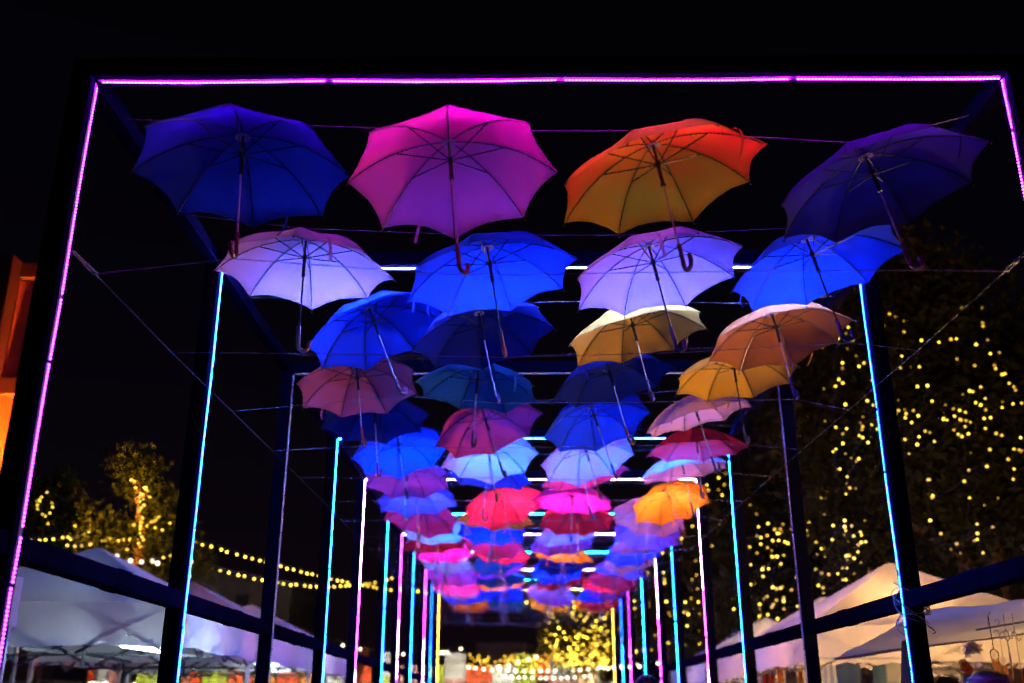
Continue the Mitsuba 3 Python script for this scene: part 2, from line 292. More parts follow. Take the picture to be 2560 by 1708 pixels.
def umbrella(row, col):
    r_ = np.random.default_rng(row * 10 + col)
    colour = ROWS[row - 1].split(',')[col - 1]
    if (row, col) in POSES:
        hub, bot, az = POSES[(row, col)]
        hub, bot = np.array(hub), np.array(bot)
    else:
        x = [-1.24, -0.32, 0.67, 1.76][col - 1] + r_.uniform(-0.08, 0.08)
        hub = np.array([x, ROW_Y[row - 1] + r_.uniform(0.04, 0.26), 4.11 + r_.uniform(-0.04, 0.04)])
        bot = np.array([x + r_.uniform(-0.13, 0.16), ROW_Y[row - 1], 0]); d = bot - hub; bot[2] = hub[2] - math.sqrt(0.685 ** 2 - d[0] ** 2 - d[1] ** 2)
        az = r_.uniform(0, math.pi / 4)
    L = np.linalg.norm(hub - bot)
    ax = (hub - bot) / L
    if (row, col) == (1, 4):
        cax = ax + np.array([-0.05, -0.10, 0]); cax /= np.linalg.norm(cax)
    else:
        cax = ax

    def frame(a, ang):
        x = np.array([1.0, 0, 0]) - a * a[0]; x /= np.linalg.norm(x); y = np.cross(a, x)
        return np.stack([math.cos(ang) * x + math.sin(ang) * y, -math.sin(ang) * x + math.cos(ang) * y, a])
    B, S = frame(cax, az), frame(ax, r_.choice([-1, 1]) * r_.uniform(0.7, 1.5) if (row, col) not in HOOKS else HOOKS[row, col])
    wc = lambda v: hub + np.asarray(v) @ B   # noqa: E731  canopy frame
    ws = lambda v: hub + np.asarray(v) @ S   # noqa: E731  shaft frame
    near, mid = row <= 8, row <= 12
    handle_kind = {(1, 1): 'wood_handle', (1, 2): 'wood_handle', (1, 3): 'wood_handle', (1, 4): 'red_handle', (2, 1): 'wood_handle', (2, 2): 'wood_handle'}.get((row, col), ['dark_handle', 'dark_handle', 'wood_handle', 'red_handle'][int(r_.integers(4))])
    hn = {'wood_handle': 'brown wooden handle', 'red_handle': 'reddish handle', 'dark_handle': 'dark handle'}[handle_kind]
    lab = f'{colour} umbrella, {PLACE[col - 1]} in the {ORD[row - 1]} row' + (' of the tunnel' if row not in (1, 20) else ' nearest the camera' if row == 1 else ' at the far tunnel end')
    U = thing('umbrella', lab, 'umbrella', 'open umbrellas hung over the walk')
    base = np.array(COL[colour])
    tht = 2 * math.atan(DROP / RADIUS); Rc = RADIUS / math.sin(tht)
    warp = 1 + 0.016 * r_.standard_normal(8)
    if r_.random() < 0.25: warp[int(r_.integers(8))] *= r_.uniform(0.90, 0.96)
    slack = np.clip(r_.normal(0.008, 0.008, 8), -0.004, 0.03)

    def rib_pt(t, k):
        th = tht * t * warp[k % 8]
        return np.stack([Rc * np.sin(th), -Rc * (1 - np.cos(th))], -1)
    nt, ns = (12, 8) if near else (8, 6)
    tt, ss = np.linspace(0.0, 1, nt + 1), np.linspace(-1, 1, ns + 1)
    for k in range(8):
        a0, a1 = k * math.pi / 4, (k + 1) * math.pi / 4
        TT, SS = np.meshgrid(tt, ss, indexing='ij')
        te = TT * (1 - 0.062 * (1 - SS ** 2) * TT)
        q0, q1 = rib_pt(te, k), rib_pt(te, k + 1)
        p0 = np.stack([q0[..., 0] * math.cos(a0), q0[..., 0] * math.sin(a0), q0[..., 1]], -1)
        p1 = np.stack([q1[..., 0] * math.cos(a1), q1[..., 0] * math.sin(a1), q1[..., 1]], -1)
        s = (SS[..., None] + 1) / 2
        p = p0 * (1 - s) + p1 * s
        wr = (meshkit.fbm(p * np.array([9, 9, 9]) + row * 7 + col * 3.1, 3, seed=k) - 0.5) * (1 - SS ** 2) * TT
        fold = np.sin(TT * 30 + 2.5 * SS + k) * (1 - SS ** 2) * TT * (0.006 if colour == 'yellow' else 0.0018) * r_.uniform(0.3, 1)
        crease = 0.0022 * np.sin(SS * 21 + 6 * TT + k * 2) * np.clip(np.abs(SS) * 1.4 - 0.3, 0, 1) * TT * (1 - SS ** 2) * 2
        p[..., 2] += 0.034 * wr + fold + crease - slack[k] * (1 - SS ** 2) * TT * np.sin(np.pi * np.clip(TT, 0, 1) * 0.8) + 0.004
        shade = 0.94 + 0.12 * meshkit.fbm(p * 5 + row * 3.3 + col, 3, seed=k + 20) + 0.03 * r_.standard_normal()
        shade = shade * (1 - 0.22 * (np.abs(SS) > 0.99) - 0.18 * (TT > 0.99))
        c = np.clip(base * shade[..., None], 0.004, 0.92)
        i, j = np.meshgrid(np.arange(nt), np.arange(ns), indexing='ij')
        o = (i * (ns + 1) + j).ravel()
        F = np.stack([o, o + ns + 1, o + ns + 2, o + 1], 1)
        if near or mid or True:
            put('canopy_panel', (wc(p.reshape(-1, 3)), F), 'fabric', U, smooth=True, color=c.reshape(-1, 3))
    # ribs and stretchers
    rt = np.linspace(0.02, 1.012, 9 if near else 5)
    ribs, bars = [], []
    zr = -0.115
    for k in range(8):
        a = k * math.pi / 4
        q = rib_pt(rt, k)
        pts = np.stack([q[:, 0] * math.cos(a), q[:, 0] * math.sin(a), q[:, 1] - 0.003], -1)
        rb = tube(wc(pts), np.r_[np.full(len(rt) - 1, 0.0024), 0.0018], 5)
        tip = ico(wc(pts[-1]), 0.0055)
        ribs.append(join(rb, tip))
        m = rib_pt(np.array([0.47]), k)[0]
        end = np.array([m[0] * math.cos(a), m[0] * math.sin(a), m[1] - 0.006])
        st = np.array([0.010 * math.cos(a), 0.010 * math.sin(a), zr])
        bars.append(tube(np.stack([wc(st), wc(st * 0.5 + end * 0.5), wc(end)]), 0.0030, 5))
    ribmat = 'wire_steel' if (row, col) in ((3, 4),) else 'black_metal'
    if near:
        for k in range(8):
            put('rib', ribs[k], ribmat, U, smooth=40)
            put('stretcher', bars[k], 'black_metal', U, smooth=40)
    else:
        put('ribs', join(*ribs), ribmat, U, smooth=40, kind='stuff')
        put('stretchers', join(*bars), 'black_metal', U, smooth=40, kind='stuff')
    put('runner', join(tube(ws([[0, 0, 0.0], [0, 0, -0.10]]), 0.0062, 8), tube(ws([[0, 0, -0.10], [0, 0, -0.125], [0, 0, -0.126], [0, 0, -0.215], [0, 0, -0.216], [0, 0, -0.23]]), [0.013, 0.013, 0.0095, 0.0095, 0.0115, 0.0115], 8)), 'black_metal', U, smooth=40)
    hs = L - 0.150
    put('shaft', tube(ws([[0, 0, -0.23], [0, 0, -(0.23 + hs) / 2], [0, 0, -hs - 0.02]]), 0.0048, 7), 'black_metal' if (row, col) in ((2, 1), (2, 2), (2, 3), (2, 4), (4, 4)) else 'steel', U, smooth=40)
    a = np.linspace(0, math.pi, 9)
    hr = 0.030
    hook = [[0, 0, -hs], [0, 0, -(L - hr - 0.012) + 0.05], [0, 0, -(L - hr - 0.012)]] + [[hr - hr * math.cos(x), 0, -(L - hr - 0.012) - hr * math.sin(x)] for x in a[1:]] + [[2 * hr, 0, -(L - hr - 0.012) + 0.03]]
    put('handle', tube(ws(hook), [0.0095, 0.011] + [0.011] * 9 + [0.0105], 8), handle_kind, U, smooth=40)
    put('ferrule', tube(wc([[0, 0, 0.004], [0, 0, 0.01], [0, 0, 0.012], [0, 0, 0.075]]), [0.018, 0.014, 0.0055, 0.0045], 7), 'black_metal', U, smooth=40)
    if near:
        n = 16
        an = np.arange(n) * 2 * np.pi / n
        z = np.zeros(n)
        ring = lambda r0, zz: np.stack([r0 * np.cos(an), r0 * np.sin(an), z + zz], 1)   # noqa: E731
        parts = [tube(wc(np.vstack([ring(r0, -0.012 - r0 * 0.1), ring(r0, -0.012 - r0 * 0.1)[:1]])), 0.0016, 4, False) for r0 in (0.016, 0.026, 0.034)]
        parts += [tube(wc([[0.008 * math.cos(x), 0.008 * math.sin(x), -0.012], [0.034 * math.cos(x), 0.034 * math.sin(x), -0.016]]), 0.0014, 4) for x in an[::2]]
        put('rosette', join(*parts), 'lace', U)
    if near or r_.random() < 0.4:
        k = int(r_.integers(8)); a = (k + 0.5) * math.pi / 4
        q = rib_pt(np.array([0.885]), k)[0] * np.array([math.cos(math.pi / 8), 1])
        rad, tg = np.array([math.cos(a), math.sin(a), 0]), np.array([-math.sin(a), math.cos(a), 0])
        st = wc(rad * q[0] + np.array([0, 0, q[1] + 0.012]))
        rw, tw = rad @ B, tg @ B
        u = np.linspace(0, 1, 7)
        c = st + np.outer(u * (1 - u) * 0.16, rw) - np.outer(0.14 * u ** 1.4, [0, 0, 1]) + np.outer(0.03 * u * u, tw)
        w = 0.008 * tw
        V = np.stack([c - w, c + w], 1).reshape(-1, 3)
        F = np.array([[2 * i, 2 * i + 1, 2 * i + 3, 2 * i + 2] for i in range(6)])
        put('strap', (V, F), 'fabric', U, smooth=True, color=base * 0.8 + 0.01)
    return wc([0, 0, 0.07]), ws([hr, 0, -(L - 0.001)])


tops, bots = {}, {}
for row in range(1, 21):
    for col in range(1, 5):
        tops[row, col], bots[row, col] = umbrella(row, col)

# ------------------------------------------------------------------ wires
XL, XR = C0 - HALF - 0.02, C0 + HALF + 0.02
zl = lambda y: 3.46 + 0.012 * min(max(y - 5.2, 0), 6) + 0.004 * math.sin(y)   # noqa: E731
for side, x in (('left', XL + 0.03), ('right', XR - 0.03)):
    ys = [ARCH_Y[0] + 0.30] + ROW_Y[1:] + [24.4]
    pts = [[x, y, zl(y) - 0.0] for y in ys]
    k = thing('long_wire', f'thin steel cable running back along the {side} posts of the tunnel', 'wire')
    put('cable', tube(pts, 0.0013, 5), 'dark_cable', k)
    # chain links and turnbuckle at the front post
    y0, y1 = ARCH_Y[0] + 0.03, ARCH_Y[0] + 0.30
    q = np.linspace(y0, y1, 60)
    links = []
    for i in range(5):
        yc = y0 + 0.01 + i * 0.024
        an = np.linspace(0, 2 * np.pi, 11)
        lx, lz = (0.008, 0.0) if i % 2 else (0.0, 0.008)
        links.append(tube(np.stack([x + lx * np.sin(an) - 0.0, yc + 0.016 * np.cos(an), zl(yc) + lz * np.sin(an)], 1), 0.0025, 5, False))
    put('chain', join(*links), 'wire_steel' if side == 'left' else 'dark_cable', k, smooth=40)
    yt = y0 + 0.10
    tb = [tube([[x, yt, zl(yt)], [x, yt + 0.03, zl(yt)]], 0.003, 6), tube([[x, yt + 0.12, zl(yt)], [x, y1, zl(y1)]], 0.0028, 6)]
    tb += [tube([[x + s * 0.009, yt + 0.03, zl(yt)], [x + s * 0.009, yt + 0.12, zl(yt)]], 0.003, 6) for s in (-1, 1)]
    tb += [box((x, yt + 0.03, zl(yt)), (0.026, 0.012, 0.012)), box((x, yt + 0.12, zl(yt)), (0.026, 0.012, 0.012))]
    put('turnbuckle', join(*tb), 'wire_steel' if side == 'left' else 'dark_cable', k)
for row in range(1, 21):
    y = ROW_Y[row - 1]
    pts = [[XL + 0.03, y, zl(y)]] + [np.asarray(bots[row, c]) - [0, 0, 0.004] for c in range(1, 5)] + [[XR - 0.03, y, zl(y)]]
    k = put('handle_wire', tube(pts, 0.0019 if row < 8 else 0.0025, 5), 'wire_steel')
    tag(k, f'thin wire strung under the handles of the {ORD[row - 1]} umbrella row', 'wire', 'wires under the umbrella handles')
    yt = np.mean([tops[row, c][1] for c in range(1, 5)])
    pts = [[XL + 0.03, yt, ZS + 0.02]] + [tops[row, c] for c in range(1, 5)] + [[XR - 0.03, yt, ZS + 0.02]]
    k = put('hanging_wire', tube(pts, 0.0016, 5), 'wire_steel')
    tag(k, f'thin wire that the {ORD[row - 1]} umbrella row hangs from by its tips', 'wire', 'wires above the umbrellas')

# ------------------------------------------------------------------ left: orange lit building
BY = 14.2
bl = thing('building', 'tall dark red steel framed building with orange lit wall panels, left edge', 'building')
xr = P(110, 700, BY)[0]                       # the outer corner of the orange return wall
xc = xr - 0.02
zt = P(130, 655, BY)[2]
d0 = 0.42
put('column', box((xc - 0.55, BY - 0.10, zt / 2), (0.36, 0.34, zt), 0.01), 'rust_beam', bl, label='dark red steel corner column')
put('top_beam', box((xc - 3.6, BY - 0.1, zt - 0.19), (5.72, 0.3, 0.38), 0.01), 'rust_beam', bl)
z1, z2 = P(60, 965, BY)[2], 2.6
for i, (za, zb) in enumerate(((z1 + 0.14, zt - 0.30), (z2, z1 - 0.14))):
    a, b = np.array([xc - 0.36, BY + 0.02]), np.array([xc, BY + 0.46])
    put('wall_panel', beam((*(a + b) / 2, za), (*(a + b) / 2, zb), np.linalg.norm(b - a), 0.05, up=(b[1] - a[1], -(b[0] - a[0]), 0)), 'orange_wall', bl, label='orange wall panel in lamp light')
for zz in (zt - 0.15, z1, z2 - 0.14):
    put('cross_beam', box((xc - 0.17, BY + 0.24, zz), (0.42, 0.5, 0.26), 0.008), 'rust_beam', bl)
put('back_wall', box((xc - 4.4, BY + 3.0, zt / 2), (4.0, 0.1, zt)), 'dark_wall', bl)
put('side_wall', beam((xc - 0.7, BY + 0.2, zt / 2), (xc - 2.4, BY + 2.9, zt / 2), 0.08, zt - 0.1), 'dark_wall', bl)
for py, th in ((687, 0.05), (720, 0.025)):
    a, b = P(-60, py, BY + 0.2), P(46 if th > 0.03 else 36, py, BY + 0.2)
    k = put('glow_tube', tube([a, b], th, 8), 'lamp_glass', bl, emit=(1.3, 0.16, 0.004), weight=0.1, label='glowing orange light tube')
put('drain_pipe', tube([(xr + 0.10, BY + 0.1, 0.0), (xr + 0.10, BY + 0.1, P(62, 1010, BY)[2])], 0.05, 10), 'pale_pipe', bl, smooth=40, label='pale vertical drain pipe')
fl = thing('flood_lamp', 'small floodlight washing the orange building wall from below at the left edge', 'lamp')
c = np.array([xc - 0.10, BY - 0.10, P(20, 1390, BY)[2]])
fn = np.array([-0.25, 0.45, 0.86]); fn /= np.linalg.norm(fn)
fx = np.cross([0, 1, 0], fn); fx /= np.linalg.norm(fx); fy = np.cross(fn, fx)
put('housing', join(beam(c - fn * 0.10, c - fn * 0.004, 0.26, 0.18)), 'black_metal', fl)
put('lens', (np.array([c - fx * .12 - fy * .07, c + fx * .12 - fy * .07, c + fx * .12 + fy * .07, c - fx * .12 + fy * .07]), np.array([[0, 1, 2, 3]])), 'lamp_glass', fl, emit=(15000, 5600, 600), weight=3)
put('bracket', beam(c - fn * 0.1, (c[0] - 0.27, BY - 0.02, c[2] - 0.35), 0.03, 0.03), 'black_metal', fl)


# ------------------------------------------------------------------ stall tents
def gazebo(label, cx, cy, size, eave, peak, val, roofc, seed, group, sag=0.05, warm=False):
    g = thing('stall_tent', label, 'tent', group)
    h = size / 2
    cn = np.array([[cx - h, cy - h], [cx + h, cy - h], [cx + h, cy + h], [cx - h, cy + h]])
    tip = np.array([cx, cy])
    n, m = 14, 14
    for k in range(4):
        a, b = cn[k], cn[(k + 1) % 4]
        uu, ww = np.meshgrid(np.linspace(0.02, 1, n + 1), np.linspace(0, 1, m + 1), indexing='ij')
        e = a[None, None] * (1 - ww[..., None]) + b[None, None] * ww[..., None]
        p2 = tip + (e - tip) * uu[..., None]
        mid = 1 - (2 * ww - 1) ** 2
        prof = uu ** 1.02
        z = peak + (eave - peak) * prof - sag * mid * np.sin(np.pi * uu ** 1.2) * 0.9 - 0.02 * np.sin(np.pi * uu)
        p = np.concatenate([p2, z[..., None]], -1)
        wv = meshkit.fbm(p * 2.2 + seed, 3, seed=k) - 0.5
        p[..., 2] += 0.17 * wv * mid * np.sin(np.pi * np.clip(uu, 0, 1))
        p[..., 2] += 0.014 * np.sin(18 * ww + 3 * uu + seed + k) * mid * uu
        col = np.array(roofc) * (0.86 + 0.22 * meshkit.fbm(p * 1.7 + 5 * seed, 4, seed=9))[..., None]
        i, j = np.meshgrid(np.arange(n), np.arange(m), indexing='ij')
        o = (i * (m + 1) + j).ravel()
        put('roof_panel', (p.reshape(-1, 3), np.stack([o, o + m + 1, o + m + 2, o + 1], 1)), 'cloth', g, smooth=True, color=np.clip(col, 0, 0.9).reshape(-1, 3))
        # valance
        vk = val * (0.42 if k == 2 else 1.0)      # the rear valance is rolled up
        vv, ww = np.meshgrid(np.linspace(0, 1, 7), np.linspace(0, 1, 37), indexing='ij')
        e = a[None, None] * (1 - ww[..., None]) + b[None, None] * ww[..., None]
        out = (a + b) / 2 - tip; out /= np.linalg.norm(out)
        e = e + out * (0.012 + 0.018 * vv * np.sin(ww * 23 + seed + k) + 0.03 * vv * (meshkit.noise(np.stack([ww * 9, vv * 2, vv * 0 + seed], -1), seed=k) - 0.5))[..., None]
        z = eave - vv * vk * (1 + 0.03 * np.sin(ww * 6.3 * 2 + seed))
        p = np.concatenate([e, z[..., None]], -1)
        col = np.array(roofc) * (0.86 + 0.2 * meshkit.fbm(p * 2.1 + 3 * seed, 4, seed=5))[..., None]
        i, j = np.meshgrid(np.arange(6), np.arange(36), indexing='ij')
        o = (i * 37 + j).ravel()
        put('valance', (p.reshape(-1, 3), np.stack([o, o + 37, o + 38, o + 1], 1)), 'cloth', g, smooth=True, color=np.clip(col, 0, 0.9).reshape(-1, 3))
        # leg and the scissor bars behind the valance
        leg = tip + (a - tip) * 0.975
        put('leg', box((*leg, (eave - 0.02) / 2), (0.045, 0.045, eave - 0.02), 0.004), 'tent_leg', g)
        la, lb = tip + (a - tip) * 0.965, tip + (b - tip) * 0.965
        bars = []
        for q in range(3):
            s0, s1 = la + (lb - la) * (q / 3 + 0.012), la + (lb - la) * ((q + 1) / 3 - 0.012)
            bars.append(beam((*s0, eave - 0.06), (*s1, eave - val - 0.06), 0.016, 0.028))
            bars.append(beam((*(s0 + (tip - s0) * 0.012), eave - val - 0.06), (*(s1 + (tip - s1) * 0.012), eave - 0.06), 0.016, 0.028))
        put('scissor_bars', join(*bars), 'truss', g)
        put('hip_bar', beam((*leg, eave - 0.07), (*(tip + (a - tip) * 0.05), peak - 0.16), 0.018, 0.03), 'truss', g)
        mb = (la + lb) / 2
        put('truss_bar', join(beam((*mb, eave - 0.08), (*tip, eave - 0.16), 0.016, 0.028), beam((*mb, eave - val - 0.02), (*tip, eave - 0.42), 0.016, 0.028)), 'truss', g)
    put('centre_pole', tube([(cx, cy, eave - 0.55), (cx, cy, peak - 0.03)], 0.02, 8), 'truss', g)
    return g


WHITE_CLOTH, CREAM = (0.72, 0.71, 0.70), (0.74, 0.68, 0.60)
gazebo('white pop up tent whose corner hangs in at the left picture edge', -5.85, 7.35, 3.0, 2.68, 3.35, 0.40, WHITE_CLOTH, 1, 'white stall tents on the left')
gazebo('nearest large white pop up tent behind the left rail', -4.85, 11.55, 3.0, 2.60, 3.36, 0.42, WHITE_CLOTH, 2, 'white stall tents on the left')
gazebo('middle white pop up tent on the left, cut by the second arch post', -4.72, 14.65, 3.0, 2.58, 3.34, 0.42, WHITE_CLOTH, 3, 'white stall tents on the left')
gazebo('farthest white pop up tent on the left, before the coloured pallets', -4.66, 17.75, 3.0, 2.58, 3.32, 0.42, WHITE_CLOTH, 4, 'white stall tents on the left')
gazebo('nearest cream peaked tent on the right, tall and lit warm', 4.85, 13.3, 3.2, 2.50, 3.42, 0.40, CREAM, 5, 'cream stall tents on the right', sag=0.16)
gazebo('second cream peaked tent on the right, partly hidden by a thin dark post', 5.0, 16.9, 3.0, 2.48, 3.36, 0.40, CREAM, 6, 'cream stall tents on the right', sag=0.16)
gazebo('third cream peaked tent on the right beside the cyan arch post', 4.85, 20.4, 3.0, 2.45, 3.32, 0.38, CREAM, 7, 'cream stall tents on the right', sag=0.16)
gazebo('farthest small cream peaked tent on the right', 5.0, 23.6, 3.0, 2.45, 3.32, 0.38, CREAM, 8, 'cream stall tents on the right', sag=0.16)
for px, py, y, lab in ((362, 1620, 10.9, 'cool white fluorescent tube under the nearest large white tent'), (695, 1659, 16.6, 'cool white fluorescent tube under the farthest white tent')):
    c = P(px, py, y)
    k = thing('fluorescent_lamp', lab, 'lamp', 'fluorescent lamps under the white tents')
    d = np.array([0.05, 1.0, 0]) * 0.55
    put('tube', tube([c - d, c + d], 0.024, 8), 'lamp_glass', k, emit=(75, 98, 104), weight=3, smooth=40)
    put('fitting', beam(c - d + [0, 0, 0.05], c + d + [0, 0, 0.05], 0.06, 0.04), 'tent_leg', k)
    put('hanger', beam(c + [0, 0, 0.07], (c[0], c[1], 2.62), 0.008, 0.008), 'black_metal', k)


def bulb_lamp(label, c, rad, col, w, top, group=None):
    k = thing('stall_bulb', label, 'lamp', group)
    put('bulb', ico(c, rad, 1), 'lamp_glass', k, emit=col, weight=w, smooth=True)
    put('cord', tube([c + np.array([0, 0, rad]), (c[0], c[1], top)], 0.005, 5), 'socket', k)
    return k


bulb_lamp('bare warm bulb hanging under the nearest cream tent', np.array([4.6, 12.9, 2.35]), 0.045, (2300, 1200, 380), 4, 3.0, 'warm bulbs under the cream tents')
bulb_lamp('bare warm bulb hanging under the second cream tent', np.array([4.8, 16.6, 2.30]), 0.045, (1900, 1050, 380), 4, 3.0, 'warm bulbs under the cream tents')
bulb_lamp('bare warm bulb hanging under the third cream tent', np.array([4.7, 20.2, 2.30]), 0.045, (1300, 900, 480), 3, 2.9, 'warm bulbs under the cream tents')
bulb_lamp('strong warm bulb behind the rolled tarp hem, right edge', np.array([4.25, 7.7, 2.26]), 0.05, (5800, 3300, 850), 9, 2.7)

bulb_lamp('bare warm bulb under the tarp beside the dreamcatchers, right edge', np.array([3.85, 5.95, 2.06]), 0.035, (900, 520, 150), 2.5, 2.3)

# ------------------------------------------------------------------ tarp tied to the second arch on the right
TA, TB, TC, TD = np.array([2.36, 5.97, 2.14]), np.array([2.98, 9.9, 2.06]), np.array([3.75, 8.9, 2.20]), np.array([5.2, 5.9, 2.42])
tp = thing('tarp', 'pale shade tarp stretched from the second arch post towards the right stalls', 'tarp')
n = 22
uu, ww = np.meshgrid(np.linspace(0, 1, n + 1), np.linspace(0, 1, n + 1), indexing='ij')
A_, D_ = uu[..., None], ww[..., None]
p = (1 - A_) * ((1 - D_) * TA + D_ * TD) + A_ * ((1 - D_) * TB + D_ * np.array([5.0, 6.9, 2.30]))
p = p + (np.array([3.55, 8.45, 2.13]) - (p[n, n // 2])) * (np.sin(np.pi * ww) * uu)[..., None] * 0.8
p[..., 2] += -0.07 * np.sin(np.pi * uu) * np.sin(np.pi * ww) + 0.03 * (meshkit.fbm(p * 2.5, 3) - 0.5) + 0.008 * np.sin(ww * 40 + uu * 9) * (1 - uu)
i, j = np.meshgrid(np.arange(n), np.arange(n), indexing='ij')
o = (i * (n + 1) + j).ravel()
tc = np.array([0.55, 0.53, 0.52]) * (0.8 + 0.3 * meshkit.fbm(p * 3, 4, seed=3))[..., None]
put('sheet', (p.reshape(-1, 3), np.stack([o, o + n + 1, o + n + 2, o + 1], 1)), 'cloth', tp, smooth=True, color=np.clip(tc, 0, 0.9).reshape(-1, 3))
put('rolled_hem', tube(p[n] + [0, 0, -0.012], 0.014, 6), 'rope', tp, smooth=40)
put('corner_rope', tube([TA, TA + (np.array([2.27, 5.93, 2.2]) - TA) * 0.6, (2.27, 5.93, 2.2)], 0.008, 5), 'rope', tp)
k = thing('rope_knot', 'tangled loose rope and cord wound round the second right arch post', 'rope')
r_ = np.random.default_rng(3)
for i in range(6):
    c = np.array([C0 + HALF + 0.055, 5.92, 2.20 + r_.uniform(-0.10, 0.06)])
    th = np.linspace(0, 2 * np.pi * r_.uniform(0.9, 1.6), 26) + r_.uniform(0, 6)
    rad = 0.080 + 0.020 * np.abs(np.sin(th * 1.7 + r_.uniform(0, 6))) + r_.uniform(0, 0.015)
    pts = np.stack([c[0] + rad * np.cos(th), c[1] + rad * np.sin(th), c[2] + 0.05 * np.sin(th * 1.3 + i) - (np.linspace(0, 1, 26) ** 4) * r_.uniform(0, 0.22)], 1)
    put('strand', tube(pts, 0.003, 5), 'dark_wood' if i % 3 else 'rope', k)
k = put('wooden_post', tube([(2.30, 6.55, 0), (2.46, 6.75, 1.2), (2.58, 6.9, 2.02)], [0.13, 0.10, 0.05], 9), 'dark_wood', smooth=50)
tag(k, 'rough dark timber prop leaning under the tarp behind the second right post', 'post')
k = put('thin_pole', tube([P(2296, 1490, 7.5) * [1, 1, 0], P(2296, 1490, 7.5), P(2275, 1345, 7.5)], 0.012, 6), 'rust_beam')
tag(k, 'thin red brown pole rising behind the second right arch post', 'pole')


# ------------------------------------------------------------------ goods hung in the right stalls
def dreamcatcher(px, py, y, rad, ringmat, label, yaw):
    c = P(px, py, y)
    k = thing('dreamcatcher', label, 'dreamcatcher', 'dreamcatchers hung from the right stall')
    e1, e2 = np.array([math.cos(yaw), math.sin(yaw), 0]), np.array([0, 0, 1.0])
    an = np.linspace(0, 2 * np.pi, 21)
    ring = lambda r0: c + r0 * (np.cos(an)[:, None] * e1 + np.sin(an)[:, None] * e2)   # noqa: E731
    put('hoop', tube(ring(rad), rad * 0.09, 6, False), ringmat, k, smooth=40)
    web = []
    for q in range(8):
        a0 = q * math.pi / 4
        pts = [c + rad * r0 * (math.cos(a0 + t) * e1 + math.sin(a0 + t) * e2) for t, r0 in ((0, 1), (0.4, 0.75), (0.8, 0.55), (1.3, 0.35), (1.9, 0.12))]
        web.append(tube(pts, 0.0011, 4))
        pts = [c + rad * r0 * (math.cos(a0 - t) * e1 + math.sin(a0 - t) * e2) for t, r0 in ((0, 1), (0.4, 0.75), (0.8, 0.55), (1.3, 0.35), (1.9, 0.12))]
        web.append(tube(pts, 0.0011, 4))
    put('web', join(*web), 'cream_thread', k)
    put('hanging_cord', tube([c + e2 * rad, c + e2 * (rad + 0.20)], 0.003, 5), ringmat, k)
    hk = c + e2 * (rad + 0.20)
    an2 = np.linspace(0, 1.5 * math.pi, 9)
    put('hook', tube([hk + e2 * 0.02 + 0.018 * (np.sin(a) * e1 - (np.cos(a)) * e2) for a in an2], 0.0025, 5), 'wire_steel', k)
    rf = np.random.default_rng(int(px))
    for q in range(6):
        a0 = -math.pi / 2 + (q - 2.5) * 0.35
        b = c + rad * (math.cos(a0) * e1 + math.sin(a0) * e2)
        Lf = rad * rf.uniform(2.0, 3.4)
        u = np.linspace(0, 1, 6)
        sway = rf.uniform(0.0, 0.5) * Lf
        cen = b - np.outer(u, e2) * Lf + np.outer(u ** 1.5, e1) * sway
        w = rad * 0.30 * np.sin(np.pi * np.clip(u * 0.9 + 0.08, 0, 1))[:, None] * e1
        V = np.stack([cen - w, cen + w + [0, 0.004, 0]], 1).reshape(-1, 3)
        put('feather', (V, np.array([[2 * i, 2 * i + 1, 2 * i + 3, 2 * i + 2] for i in range(5)])), 'fabric', k, smooth=True, color=(0.40, 0.14, 0.03) if q % 2 else (0.55, 0.26, 0.07))


dreamcatcher(2486, 1637, 6.4, 0.032, 'dark_wood', 'dark hooped dreamcatcher with brown feathers, leftmost of the hanging row', 0.3)
dreamcatcher(2509, 1654, 6.7, 0.024, 'cream_thread', 'small cream round dreamcatcher next to the dark hooped one', 0.5)
dreamcatcher(2526, 1645, 6.5, 0.035, 'cream_thread', 'cream dreamcatcher hung edge on with tawny feathers', 1.25)
dreamcatcher(2549, 1650, 6.4, 0.034, 'cream_thread', 'rightmost cream dreamcatcher cut by the picture edge', 1.1)
hb = thing('hanging_bar', 'thin bar under the tarp hem that the dreamcatchers hang from', 'bar')
put('bar', tube([P(2440, 1575, 6.5), P(2600, 1548, 6.4)], 0.007, 6), 'wire_steel', hb)
put('hanger_wire', tube([P(2470, 1570, 6.5), P(2470, 1535, 6.5)], 0.003, 5), 'wire_steel', hb)
for i, px in enumerate((2497, 2512, 2521, 2541)):
    c = P(px, 1583 + 4 * (i % 2), 6.45)
    a = np.linspace(0, math.pi, 8)
    pts = [c + [0.014 * math.cos(x) - 0.014, 0, 0.016 * math.sin(x)] for x in a[::-1]] + [c + [0.012 - 0.012 * math.cos(x), 0, -0.02 - 0.014 * math.sin(x)] for x in a]
    k = put('s_hook', tube(pts, 0.003, 5), 'wire_steel')
    tag(k, ('leftmost', 'second from the left', 'third from the left', 'rightmost')[i] + ' bright S shaped metal hook on the bar above the dreamcatchers', 'hook', 'S hooks on the dreamcatcher bar')
c = P(2432, 1652, 6.0)
k = thing('feather_plume', 'fluffy cream feather plume with red and yellow tip behind the dark head', 'feathers')
tufts = []
spine = c + np.stack([np.linspace(-0.03, 0.035, 12), np.zeros(12), 0.03 + 0.05 * np.sin(np.linspace(0.2, 2.6, 12))], 1)
